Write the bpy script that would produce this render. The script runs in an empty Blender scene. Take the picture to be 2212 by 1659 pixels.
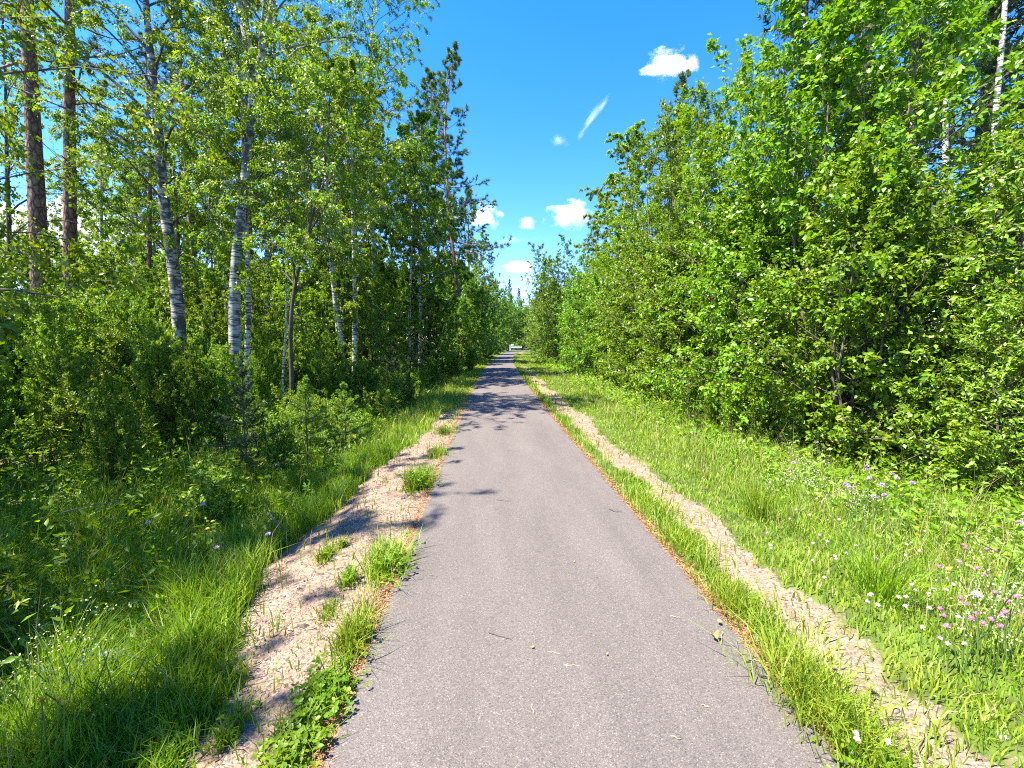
import bpy, math, random
import numpy as np
from mathutils import Matrix, Vector

# ------------------------------------------------------------------ camera, sky, sun, exposure
scene = bpy.context.scene
F_PX, W_PX, H_PX = 929.0, 2212.0, 1659.0          # the photograph's lens, in pixels of a 2212 px wide view
CAM = np.array((0.0, 0.0, 1.7))
PITCH, YAW = math.radians(5.38), math.radians(3.45)
cd = bpy.data.cameras.new('camera')
cd.sensor_width = 36.0
cd.lens = 36.0 * F_PX / W_PX
cd.clip_start, cd.clip_end = 0.05, 30000.0
cam = bpy.data.objects.new('camera', cd)
scene.collection.objects.link(cam)
cam.location = CAM
cam.rotation_euler = (math.pi / 2 - PITCH, 0.0, -YAW)
scene.camera = cam

SUN_EL, SUN_AZ = math.radians(60), math.radians(-107)   # azimuth clockwise from +Y: the sun stands to the left
sun_dir = np.array((math.sin(SUN_AZ) * math.cos(SUN_EL), math.cos(SUN_AZ) * math.cos(SUN_EL), math.sin(SUN_EL)))
world = bpy.data.worlds.new('World')
scene.world = world
world.use_nodes = True
wn, wl = world.node_tree.nodes, world.node_tree.links
for n in list(wn):
    wn.remove(n)
sky = wn.new('ShaderNodeTexSky')
sky.sky_type = 'NISHITA'
sky.sun_disc = False
sky.sun_elevation = SUN_EL
sky.sun_rotation = SUN_AZ
sky.air_density, sky.dust_density, sky.ozone_density = 1.0, 0.2, 1.6
hsv = wn.new('ShaderNodeHueSaturation')
hsv.inputs['Hue'].default_value = 0.5
hsv.inputs['Saturation'].default_value = 1.42
bg = wn.new('ShaderNodeBackground')
bg.inputs['Strength'].default_value = 0.098
wo = wn.new('ShaderNodeOutputWorld')
wl.new(sky.outputs[0], hsv.inputs['Color'])
tint = wn.new('ShaderNodeMix'); tint.data_type = 'RGBA'; tint.blend_type = 'MULTIPLY'; tint.inputs['Factor'].default_value = 1.0
tint.inputs['B'].default_value = (0.92, 0.91, 1.26, 1)     # the camera's vivid cyan blue, over the whole sky alike
wl.new(hsv.outputs[0], tint.inputs['A'])
wl.new(tint.outputs['Result'], bg.inputs['Color'])
wl.new(bg.outputs[0], wo.inputs['Surface'])

sd = bpy.data.lights.new('sun', 'SUN')
sd.energy = 5.0
sd.angle = math.radians(0.53)
sd.color = (1.0, 0.94, 0.83)
sun = bpy.data.objects.new('sun', sd)
scene.collection.objects.link(sun)
sun.location = (-30, 0, 40)
sun.rotation_euler = Vector(sun_dir).to_track_quat('Z', 'Y').to_euler()

vs = scene.view_settings
vs.view_transform, vs.look, vs.gamma = 'Standard', 'None', 1.0
vs.use_curve_mapping = False
vs.exposure = 2.1
cy = scene.cycles
cy.max_bounces, cy.diffuse_bounces, cy.glossy_bounces = 8, 3, 2
cy.transmission_bounces, cy.transparent_max_bounces = 4, 24
cy.use_denoising = False
cy.filter_width = 1.1
cy.volume_bounces = 4
cy.volume_step_rate = 0.6

# ------------------------------------------------------------------ helpers
C = scene.collection
PI = math.pi
R_CAM = np.array(Matrix.Rotation(-YAW, 3, 'Z') @ Matrix.Rotation(PI / 2 - PITCH, 3, 'X'))


def ray(px, py):
    return R_CAM @ np.array(((px - W_PX / 2) / F_PX, (H_PX / 2 - py) / F_PX, -1.0))


def at(px, py, y):
    """The point at distance y along the path that shows at a pixel of the photograph."""
    d = ray(px, py)
    return CAM + d * (y / d[1])


def on_ground(px, py):
    d = ray(px, py)
    z = 0.0
    for _ in range(12):
        p = CAM + d * ((z - CAM[2]) / d[2])
        z = float(ground_z(p[0] - path_x(p[1]), p[1]))
    return p


def path_x(y):
    y = np.asarray(y, float)
    k = 0.00066
    yy = np.clip(y, 0, 110)
    return 0.40 + k * yy * yy + np.where(y > 110, 2 * k * 110 * (y - 110), 0.0)


HALF = 1.08


def wob(y, a, b, c):
    return a * np.sin(y * 1.13 + b) + 0.6 * a * np.sin(y * 2.71 + c) + 0.35 * a * np.sin(y * 5.9 + b * c)


def ground_z(u, y):
    u = np.asarray(u, float); y = np.asarray(y, float)
    zl = np.interp(-u, [0, 1.05, 1.12, 1.75, 2.1, 3.1, 3.8, 5.5, 9, 14, 40], [-.03, -.03, -.02, -.05, -.12, -.5, -.55, -.35, -.3, -.35, -.6])
    zr = np.interp(u, [0, 1.05, 1.12, 2.4, 4.2, 5.2, 7, 12, 40], [-.03, -.03, -.02, -.02, -.34, -.42, -.34, -.25, -.3])
    z = np.where(u < 0, zl, zr)
    out = np.clip((np.abs(u) - 1.15) / 1.2, 0, 1)
    z = z + out * (0.035 * np.sin(u * 2.3 + y * .9) + 0.03 * np.sin(y * 1.7 - u * 1.1) + .02 * np.sin(u * 5.1 + 1.0) * np.sin(y * 4.3))
    return z


def unit(v):
    return v / np.maximum(np.linalg.norm(v, axis=-1, keepdims=True), 1e-9)


class Mesh:
    """Collects vertices and faces and links them as ONE mesh object."""

    def __init__(self):
        self.v, self.f, self.m, self.a, self.n = [], [], [], [], 0

    def add(self, v, f, mat=0, var=0.5):
        v = np.asarray(v, float).reshape(-1, 3)
        for ff in (f if isinstance(f, list) else [f]):
            ff = np.asarray(ff, np.int64)
            self.f.append(ff + self.n)
            self.m.append(np.full(len(ff), mat, np.int32))
        self.v.append(v)
        self.a.append(np.broadcast_to(np.asarray(var, float), (len(v),)).copy())
        self.n += len(v)
        return self

    def data(self, name, mats, smooth=True):
        me = bpy.data.meshes.new(name)
        V = np.concatenate(self.v)
        me.vertices.add(len(V))
        me.vertices.foreach_set('co', V.ravel().astype(np.float32))
        tot = sum(f.size for f in self.f)
        nf = sum(len(f) for f in self.f)
        me.loops.add(tot)
        me.loops.foreach_set('vertex_index', np.concatenate([f.ravel() for f in self.f]).astype(np.int32))
        starts, s = [], 0
        for f in self.f:
            k = f.shape[1]
            starts.append(s + np.arange(len(f)) * k)
            s += f.size
        me.polygons.add(nf)
        me.polygons.foreach_set('loop_start', np.concatenate(starts).astype(np.int32))
        me.polygons.foreach_set('material_index', np.concatenate(self.m))
        me.polygons.foreach_set('use_smooth', np.full(nf, smooth, bool))
        at_ = me.attributes.new('var', 'FLOAT', 'POINT')
        at_.data.foreach_set('value', np.concatenate(self.a).astype(np.float32))
        for m in mats:
            me.materials.append(m)
        me.update(calc_edges=True)
        return me

    def obj(self, name, mats, parent=None, smooth=True, **props):
        o = bpy.data.objects.new(name, self.data(name, mats if isinstance(mats, (list, tuple)) else [mats], smooth))
        C.objects.link(o)
        if parent is not None:
            o.parent = parent
        for k, x in props.items():
            o[k] = x
        return o

    # ---- shapes
    def tubes(self, P, R, sides=6, mat=0, var=0.5):
        """P (B,n,3) centre lines, R (B,n) radii"""
        P = np.asarray(P, float); R = np.asarray(R, float)
        if P.ndim == 2:
            P, R = P[None], R[None]
        B, n, _ = P.shape
        T = unit(np.gradient(P, axis=1))
        a = np.where((np.abs(T[:, :1, 2:3]) > .8), np.array((1.0, .13, .05)), np.array((.05, .1, 1.0)))
        S = unit(np.cross(T, np.broadcast_to(a, T.shape)))
        U = np.cross(S, T)
        th = np.arange(sides) * 2 * PI / sides
        V = P[:, :, None, :] + R[:, :, None, None] * (np.cos(th)[None, None, :, None] * S[:, :, None, :] + np.sin(th)[None, None, :, None] * U[:, :, None, :])
        idx = np.arange(B * n * sides).reshape(B, n, sides)
        i0 = idx[:, :-1]; i1 = idx[:, 1:]
        q = np.stack([i0, np.roll(i0, -1, 2), np.roll(i1, -1, 2), i1], -1).reshape(-1, 4)
        vv = var if np.ndim(var) == 0 else np.repeat(var, n * sides)
        return self.add(V, q, mat, vv)

    def leaves(self, p, d, nrm, L, W, mat=0, var=0.5, fold=.25, fine=False, curl=0.0):
        """leaf blades: base p, pointing d, facing nrm, length L, width W (all per leaf)"""
        N = len(p)
        d = unit(d)
        s = unit(np.cross(d, nrm))
        nn = np.cross(s, d)
        L = np.broadcast_to(np.asarray(L, float), (N,))[:, None]
        W = np.broadcast_to(np.asarray(W, float), (N,))[:, None]
        if fine == 'tri':
            pts = [(0, -.25), (.2, .5), (1, -.12)]
            V = np.stack([p + d * L * x + s * W * y for x, y in pts], 1)
            f = [np.arange(3 * N).reshape(N, 3)]
            k = 3
        elif fine:
            pts = [(0, 0), (.28, .46), (.66, .40), (1, 0), (.66, -.40), (.28, -.46)]
            V = np.stack([p + d * L * x + s * W * y + nn * (abs(y) * W * fold * 1.2 - curl * L * x * x) for x, y in pts], 1)
            b = np.arange(N)[:, None] * 6
            f = [np.concatenate([b + np.array((0, 1, 2, 3)), b + np.array((0, 3, 4, 5))])]
            k = 6
        else:
            pts = [(0, 0), (.42, .5), (1, 0), (.42, -.5)]
            V = np.stack([p + d * L * x + s * W * y + nn * (abs(y) * W * fold - curl * L * x * x) for x, y in pts], 1)
            b = np.arange(N)[:, None] * 4
            f = [np.concatenate([b + np.array((0, 1, 2)), b + np.array((0, 2, 3))])]
            k = 4
        vv = np.repeat(np.broadcast_to(np.asarray(var, float), (N,)), k)
        return self.add(V, f, mat, vv)

    def needles(self, p, d, L, W, mat=0, var=0.5, rng=None):
        N = len(p)
        d = unit(d)
        s = unit(np.cross(d, rng.normal(size=(N, 3))))
        L = np.broadcast_to(np.asarray(L, float), (N,))[:, None]
        V = np.stack([p - s * W / 2, p + s * W / 2, p + d * L], 1)
        f = np.arange(3 * N).reshape(N, 3)
        return self.add(V, f, mat, np.repeat(np.broadcast_to(np.asarray(var, float), (N,)), 3))

    def blades(self, p, h, lean, w, mat=0, var=0.5, rng=None):
        """grass blades: foot p, height h, lean (N,2) horizontal reach of the tip, width w"""
        N = len(p)
        h = np.broadcast_to(np.asarray(h, float), (N,)); w = np.broadcast_to(np.asarray(w, float), (N,))
        a = rng.uniform(0, PI, N)
        s = np.stack([np.cos(a), np.sin(a), 0 * a], 1) * w[:, None] / 2
        l3 = np.concatenate([lean, np.zeros((N, 1))], 1)
        up = np.zeros((N, 3)); up[:, 2] = h
        m = p + up * .55 + l3 * .3
        t = p + up * (1 - .25 * np.clip(np.linalg.norm(lean, axis=1) / np.maximum(h, 1e-3), 0, 1.5)[:, None]) + l3
        V = np.stack([p - s, p + s, m + s * .8, m - s * .8, t], 1)
        b = np.arange(N)[:, None] * 5
        vv = np.repeat(np.broadcast_to(np.asarray(var, float), (N,)), 5)
        return self.add(V, [b + np.array((0, 1, 2, 3)), b + np.array((3, 2, 4))], mat, vv)

    def ball(self, c, r, mat=0, var=.5, seg=8, rings=5):
        th = np.linspace(0, PI, rings + 1)[1:-1]
        ph = np.arange(seg) * 2 * PI / seg
        V = [(0, 0, 1)] + [(math.sin(t) * math.cos(f), math.sin(t) * math.sin(f), math.cos(t)) for t in th for f in ph] + [(0, 0, -1)]
        V = np.array(V) * np.asarray(r) + np.asarray(c)
        tri = [(0, 1 + j, 1 + (j + 1) % seg) for j in range(seg)]
        last = len(V) - 1
        b = 1 + (rings - 2) * seg
        tri += [(last, b + (j + 1) % seg, b + j) for j in range(seg)]
        q = [(1 + i * seg + j, 1 + (i + 1) * seg + j, 1 + (i + 1) * seg + (j + 1) % seg, 1 + i * seg + (j + 1) % seg) for i in range(rings - 2) for j in range(seg)]
        return self.add(V, [np.array(tri), np.array(q)], mat, var)

    def box(self, lo, hi, mat=0, var=.5):
        x0, y0, z0 = lo; x1, y1, z1 = hi
        V = [(x0, y0, z0), (x1, y0, z0), (x1, y1, z0), (x0, y1, z0), (x0, y0, z1), (x1, y0, z1), (x1, y1, z1), (x0, y1, z1)]
        return self.add(V, np.array([(0, 3, 2, 1), (4, 5, 6, 7), (0, 1, 5, 4), (1, 2, 6, 5), (2, 3, 7, 6), (3, 0, 4, 7)]), mat, var)


def thing(name, label, cat, loc=(0, 0, 0), rz=0.0, group=None):
    o = bpy.data.objects.new(name, None)
    o.empty_display_size = .2
    C.objects.link(o)
    o.location = loc
    o.rotation_euler = (0, 0, rz)
    o['label'], o['category'] = label, cat
    if group:
        o['group'] = group
    return o


def tag(o, label, cat, group=None):
    o['label'], o['category'] = label, cat
    if group:
        o['group'] = group
    return o


KIDS = {}


def copy_thing(root, loc, rz=0.0, sc=1.0, label=None, group=None):
    if root.name not in KIDS:
        KIDS[root.name] = [(c, [g for g in bpy.data.objects if g.parent == c]) for c in bpy.data.objects if c.parent == root]
    r = root.copy()
    C.objects.link(r)
    r.location, r.rotation_euler = loc, (0, 0, rz)
    r.scale = (sc, sc, sc) if np.ndim(sc) == 0 else sc
    if label:
        r['label'] = label
    if group:
        r['group'] = group
    for c, gs in KIDS[root.name]:
        k = c.copy(); C.objects.link(k); k.parent = r
        for g in gs:
            q = g.copy(); C.objects.link(q); q.parent = k
    return r


# ------------------------------------------------------------------ materials
def new_mat(name):
    m = bpy.data.materials.new(name)
    m.use_nodes = True
    n = m.node_tree.nodes
    for x in list(n):
        n.remove(x)
    out = n.new('ShaderNodeOutputMaterial')
    return m, n, m.node_tree.links, out


def ramp(n, stops):
    r = n.new('ShaderNodeValToRGB')
    el = r.color_ramp.elements
    el[0].position, el[0].color = stops[0][0], (*stops[0][1], 1)
    el[1].position, el[1].color = stops[-1][0], (*stops[-1][1], 1)
    for p, c in stops[1:-1]:
        e = el.new(p); e.color = (*c, 1)
    return r


def leaf_mat(name, dark, light, trans=.4, rough=.45, spec=.4, yellow=(1.25, 1.15, .45)):
    m, n, l, out = new_mat(name)
    a = n.new('ShaderNodeAttribute'); a.attribute_name = 'var'
    r = ramp(n, [(0, dark), (.94, light), (1, (.42, .34, .04) if name.endswith(('alder_leaf', 'willow_leaf', 'birch_leaf', 'shrub_leaf')) else light)])
    oi = n.new('ShaderNodeObjectInfo')
    h = n.new('ShaderNodeHueSaturation')
    mr = n.new('ShaderNodeMapRange')
    mr.inputs['To Min'].default_value, mr.inputs['To Max'].default_value = .488, .512
    l.new(oi.outputs['Random'], mr.inputs['Value']); l.new(mr.outputs[0], h.inputs['Hue'])
    mv = n.new('ShaderNodeMapRange')
    mv.inputs['To Min'].default_value, mv.inputs['To Max'].default_value = .85, 1.15
    l.new(oi.outputs['Random'], mv.inputs['Value']); l.new(mv.outputs[0], h.inputs['Value'])
    p = n.new('ShaderNodeBsdfPrincipled')
    p.inputs['Roughness'].default_value = rough
    p.inputs['Specular IOR Level'].default_value = spec
    t = n.new('ShaderNodeBsdfTranslucent')
    mx = n.new('ShaderNodeMix'); mx.data_type = 'RGBA'; mx.blend_type = 'MULTIPLY'; mx.inputs['Factor'].default_value = 1
    mx.inputs['B'].default_value = (*yellow, 1)
    ms = n.new('ShaderNodeMixShader'); ms.inputs[0].default_value = trans
    l.new(a.outputs['Fac'], r.inputs[0]); l.new(r.outputs[0], h.inputs['Color'])
    l.new(h.outputs[0], p.inputs['Base Color'])
    l.new(h.outputs[0], mx.inputs['A']); l.new(mx.outputs['Result'], t.inputs['Color'])
    l.new(p.outputs[0], ms.inputs[1]); l.new(t.outputs[0], ms.inputs[2]); l.new(ms.outputs[0], out.inputs['Surface'])
    return m


def plain_mat(name, col, rough=.6, noise=0.0, scale=20, metallic=0, spec=.4, col2=None, bump=0):
    m, n, l, out = new_mat(name)
    p = n.new('ShaderNodeBsdfPrincipled')
    p.inputs['Roughness'].default_value = rough
    p.inputs['Metallic'].default_value = metallic
    p.inputs['Specular IOR Level'].default_value = spec
    tc = n.new('ShaderNodeTexCoord')
    nz = n.new('ShaderNodeTexNoise'); nz.inputs['Scale'].default_value = scale; nz.inputs['Detail'].default_value = 4
    l.new(tc.outputs['Object'], nz.inputs['Vector'])
    c2 = col2 or tuple(x * (1 - noise) for x in col)
    r = ramp(n, [(.35, c2), (.65, col)])
    l.new(nz.outputs['Fac'], r.inputs[0]); l.new(r.outputs[0], p.inputs['Base Color'])
    if bump:
        b = n.new('ShaderNodeBump'); b.inputs['Strength'].default_value = bump; b.inputs['Distance'].default_value = .01
        l.new(nz.outputs['Fac'], b.inputs['Height']); l.new(b.outputs[0], p.inputs['Normal'])
    l.new(p.outputs[0], out.inputs['Surface'])
    return m


def birch_mat(name, white=(.56, .53, .47), dark=(.035, .03, .028), patch=.5):
    m, n, l, out = new_mat(name)
    p = n.new('ShaderNodeBsdfPrincipled'); p.inputs['Roughness'].default_value = .75
    tc = n.new('ShaderNodeTexCoord')
    mp = n.new('ShaderNodeMapping'); mp.inputs['Scale'].default_value = (5, 5, 26)
    l.new(tc.outputs['Object'], mp.inputs['Vector'])
    n1 = n.new('ShaderNodeTexNoise'); n1.inputs['Scale'].default_value = 1.0; n1.inputs['Detail'].default_value = 5
    l.new(mp.outputs[0], n1.inputs['Vector'])
    n2 = n.new('ShaderNodeTexNoise'); n2.inputs['Scale'].default_value = 2.6; n2.inputs['Detail'].default_value = 4
    mp2 = n.new('ShaderNodeMapping'); mp2.inputs['Scale'].default_value = (1.6, 1.6, 1.3)
    l.new(tc.outputs['Object'], mp2.inputs['Vector']); l.new(mp2.outputs[0], n2.inputs['Vector'])
    r1 = ramp(n, [(.40, dark), (.47, tuple(.6 * w for w in white)), (.56, white)])
    r2 = ramp(n, [(patch - .03, (0, 0, 0)), (patch + .04, (1, 1, 1))])
    mx = n.new('ShaderNodeMix'); mx.data_type = 'RGBA'
    l.new(n1.outputs['Fac'], r1.inputs[0]); l.new(n2.outputs['Fac'], r2.inputs[0])
    l.new(r2.outputs[0], mx.inputs['Factor'])
    mx.inputs['B'].default_value = (.07, .062, .055, 1)
    l.new(r1.outputs[0], mx.inputs['A'])
    l.new(mx.outputs['Result'], p.inputs['Base Color'])
    b = n.new('ShaderNodeBump'); b.inputs['Strength'].default_value = .5; b.inputs['Distance'].default_value = .02
    l.new(n1.outputs['Fac'], b.inputs['Height']); l.new(b.outputs[0], p.inputs['Normal'])
    l.new(p.outputs[0], out.inputs['Surface'])
    return m


def pine_mat(name):
    m, n, l, out = new_mat(name)
    p = n.new('ShaderNodeBsdfPrincipled'); p.inputs['Roughness'].default_value = .85
    tc = n.new('ShaderNodeTexCoord')
    mp = n.new('ShaderNodeMapping'); mp.inputs['Scale'].default_value = (13, 13, 5)
    l.new(tc.outputs['Object'], mp.inputs['Vector'])
    v = n.new('ShaderNodeTexVoronoi'); v.inputs['Scale'].default_value = 1.0; v.feature = 'DISTANCE_TO_EDGE'
    l.new(mp.outputs[0], v.inputs['Vector'])
    nz = n.new('ShaderNodeTexNoise'); nz.inputs['Scale'].default_value = 9; nz.inputs['Detail'].default_value = 5
    l.new(tc.outputs['Object'], nz.inputs['Vector'])
    r = ramp(n, [(.0, (.035, .022, .018)), (.14, (.21, .11, .075)), (.5, (.31, .18, .13))])
    l.new(v.outputs['Distance'], r.inputs[0])
    r2 = ramp(n, [(.3, (.55, .5, .5)), (.7, (1.15, 1.1, 1.05))])
    l.new(nz.outputs['Fac'], r2.inputs[0])
    mu = n.new('ShaderNodeMix'); mu.data_type = 'RGBA'; mu.blend_type = 'MULTIPLY'; mu.inputs['Factor'].default_value = 1
    l.new(r.outputs[0], mu.inputs['A']); l.new(r2.outputs[0], mu.inputs['B'])
    # higher up the bark of a Scots pine turns thin and orange
    sx = n.new('ShaderNodeSeparateXYZ'); l.new(tc.outputs['Object'], sx.inputs[0])
    mr = n.new('ShaderNodeMapRange'); mr.inputs['From Min'].default_value = 8; mr.inputs['From Max'].default_value = 14
    l.new(sx.outputs['Z'], mr.inputs['Value'])
    mo = n.new('ShaderNodeMix'); mo.data_type = 'RGBA'
    mo.inputs['B'].default_value = (.33, .15, .07, 1)
    l.new(mr.outputs[0], mo.inputs['Factor']); l.new(mu.outputs['Result'], mo.inputs['A'])
    l.new(mo.outputs['Result'], p.inputs['Base Color'])
    b = n.new('ShaderNodeBump'); b.inputs['Strength'].default_value = .8; b.inputs['Distance'].default_value = .03
    l.new(v.outputs['Distance'], b.inputs['Height']); l.new(b.outputs[0], p.inputs['Normal'])
    l.new(p.outputs[0], out.inputs['Surface'])
    return m


def asphalt_mat():
    m, n, l, out = new_mat('asphalt')
    p = n.new('ShaderNodeBsdfPrincipled'); p.inputs['Roughness'].default_value = .9; p.inputs['Specular IOR Level'].default_value = .25
    tc = n.new('ShaderNodeTexCoord')
    v = n.new('ShaderNodeTexVoronoi'); v.inputs['Scale'].default_value = 230; v.inputs['Randomness'].default_value = 1
    l.new(tc.outputs['Object'], v.inputs['Vector'])
    sp = n.new('ShaderNodeSeparateColor'); l.new(v.outputs['Color'], sp.inputs[0])
    r = ramp(n, [(0, (.058, .050, .045)), (.2, (.096, .083, .075)), (.75, (.121, .104, .093)), (.94, (.146, .125, .111)), (.985, (.21, .186, .162))])
    l.new(sp.outputs[0], r.inputs[0])
    n1 = n.new('ShaderNodeTexNoise'); n1.inputs['Scale'].default_value = 1.3; n1.inputs['Detail'].default_value = 6; n1.inputs['Roughness'].default_value = .65
    mp = n.new('ShaderNodeMapping'); mp.inputs['Scale'].default_value = (1.8, .35, 1)
    l.new(tc.outputs['Object'], mp.inputs['Vector']); l.new(mp.outputs[0], n1.inputs['Vector'])
    r1 = ramp(n, [(.3, (.84, .83, .83)), (.7, (1.12, 1.11, 1.10))])
    l.new(n1.outputs['Fac'], r1.inputs[0])
    n2 = n.new('ShaderNodeTexNoise'); n2.inputs['Scale'].default_value = 160; n2.inputs['Detail'].default_value = 3
    l.new(tc.outputs['Object'], n2.inputs['Vector'])
    r2 = ramp(n, [(.3, (.88, .88, .88)), (.7, (1.12, 1.12, 1.12))])
    l.new(n2.outputs['Fac'], r2.inputs[0])
    mu = n.new('ShaderNodeMix'); mu.data_type = 'RGBA'; mu.blend_type = 'MULTIPLY'; mu.inputs['Factor'].default_value = 1
    mu2 = n.new('ShaderNodeMix'); mu2.data_type = 'RGBA'; mu2.blend_type = 'MULTIPLY'; mu2.inputs['Factor'].default_value = 1
    l.new(r.outputs[0], mu.inputs['A']); l.new(r1.outputs[0], mu.inputs['B'])
    l.new(mu.outputs['Result'], mu2.inputs['A']); l.new(r2.outputs[0], mu2.inputs['B'])
    # a little rusty sand and needle dust gathers along both edges
    a = n.new('ShaderNodeAttribute'); a.attribute_name = 'var'
    ad = n.new('ShaderNodeMath'); ad.operation = 'MULTIPLY_ADD'; ad.inputs[1].default_value = .5; 
    n3 = n.new('ShaderNodeTexNoise'); n3.inputs['Scale'].default_value = 9; n3.inputs['Detail'].default_value = 5
    l.new(tc.outputs['Object'], n3.inputs['Vector'])
    l.new(n3.outputs['Fac'], ad.inputs[0]); l.new(a.outputs['Fac'], ad.inputs[2])
    r3 = ramp(n, [(1.02 / 1.5, (0, 0, 0)), (1.22 / 1.5, (1, 1, 1))])
    dv = n.new('ShaderNodeMath'); dv.operation = 'DIVIDE'; dv.inputs[1].default_value = 1.5
    l.new(ad.outputs[0], dv.inputs[0]); l.new(dv.outputs[0], r3.inputs[0])
    me = n.new('ShaderNodeMix'); me.data_type = 'RGBA'; me.inputs['B'].default_value = (.26, .15, .085, 1)
    l.new(r3.outputs[0], me.inputs['Factor']); l.new(mu2.outputs['Result'], me.inputs['A'])
    l.new(me.outputs['Result'], p.inputs['Base Color'])
    b = n.new('ShaderNodeBump'); b.inputs['Strength'].default_value = .7; b.inputs['Distance'].default_value = .004
    l.new(v.outputs['Distance'], b.inputs['Height']); l.new(b.outputs[0], p.inputs['Normal'])
    l.new(p.outputs[0], out.inputs['Surface'])
    return m


def ground_mat():
    """soil with moss and litter; pale gravel where the attribute says the shoulder is"""
    m, n, l, out = new_mat('ground')
    p = n.new('ShaderNodeBsdfPrincipled'); p.inputs['Roughness'].default_value = .95; p.inputs['Specular IOR Level'].default_value = .15
    tc = n.new('ShaderNodeTexCoord')
    def noise(s, d=5):
        x = n.new('ShaderNodeTexNoise'); x.inputs['Scale'].default_value = s; x.inputs['Detail'].default_value = d; x.inputs['Roughness'].default_value = .65
        l.new(tc.outputs['Object'], x.inputs['Vector']); return x
    soil = ramp(n, [(.3, (.045, .05, .015)), (.5, (.07, .10, .018)), (.7, (.11, .15, .025))])
    ns = noise(3.0); l.new(ns.outputs['Fac'], soil.inputs[0])
    v = n.new('ShaderNodeTexVoronoi'); v.inputs['Scale'].default_value = 95
    l.new(tc.outputs['Object'], v.inputs['Vector'])
    sp = n.new('ShaderNodeSeparateColor'); l.new(v.outputs['Color'], sp.inputs[0])
    grav = ramp(n, [(0, (.10, .072, .052)), (.3, (.185, .135, .095)), (.8, (.25, .185, .135)), (1, (.32, .26, .21))])
    l.new(sp.outputs[0], grav.inputs[0])
    ng = noise(7); tint = ramp(n, [(.3, (.78, .70, .62)), (.65, (1.08, 1.04, 1.0))]); l.new(ng.outputs['Fac'], tint.inputs[0])
    mu = n.new('ShaderNodeMix'); mu.data_type = 'RGBA'; mu.blend_type = 'MULTIPLY'; mu.inputs['Factor'].default_value = 1
    l.new(grav.outputs[0], mu.inputs['A']); l.new(tint.outputs[0], mu.inputs['B'])
    a = n.new('ShaderNodeAttribute'); a.attribute_name = 'var'
    nb = noise(5.5)
    ad = n.new('ShaderNodeMath'); ad.operation = 'MULTIPLY_ADD'; ad.inputs[1].default_value = .9
    l.new(nb.outputs['Fac'], ad.inputs[0]); l.new(a.outputs['Fac'], ad.inputs[2])
    dv = n.new('ShaderNodeMath'); dv.operation = 'DIVIDE'; dv.inputs[1].default_value = 2.0
    l.new(ad.outputs[0], dv.inputs[0])
    rr = ramp(n, [(.42, (0, 0, 0)), (.52, (1, 1, 1))]); l.new(dv.outputs[0], rr.inputs[0])
    mx = n.new('ShaderNodeMix'); mx.data_type = 'RGBA'
    l.new(rr.outputs[0], mx.inputs['Factor']); l.new(soil.outputs[0], mx.inputs['A']); l.new(mu.outputs['Result'], mx.inputs['B'])
    l.new(mx.outputs['Result'], p.inputs['Base Color'])
    b = n.new('ShaderNodeBump'); b.inputs['Strength'].default_value = .35; b.inputs['Distance'].default_value = .006
    l.new(v.outputs['Distance'], b.inputs['Height']); l.new(b.outputs[0], p.inputs['Normal'])
    l.new(p.outputs[0], out.inputs['Surface'])
    return m


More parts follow.
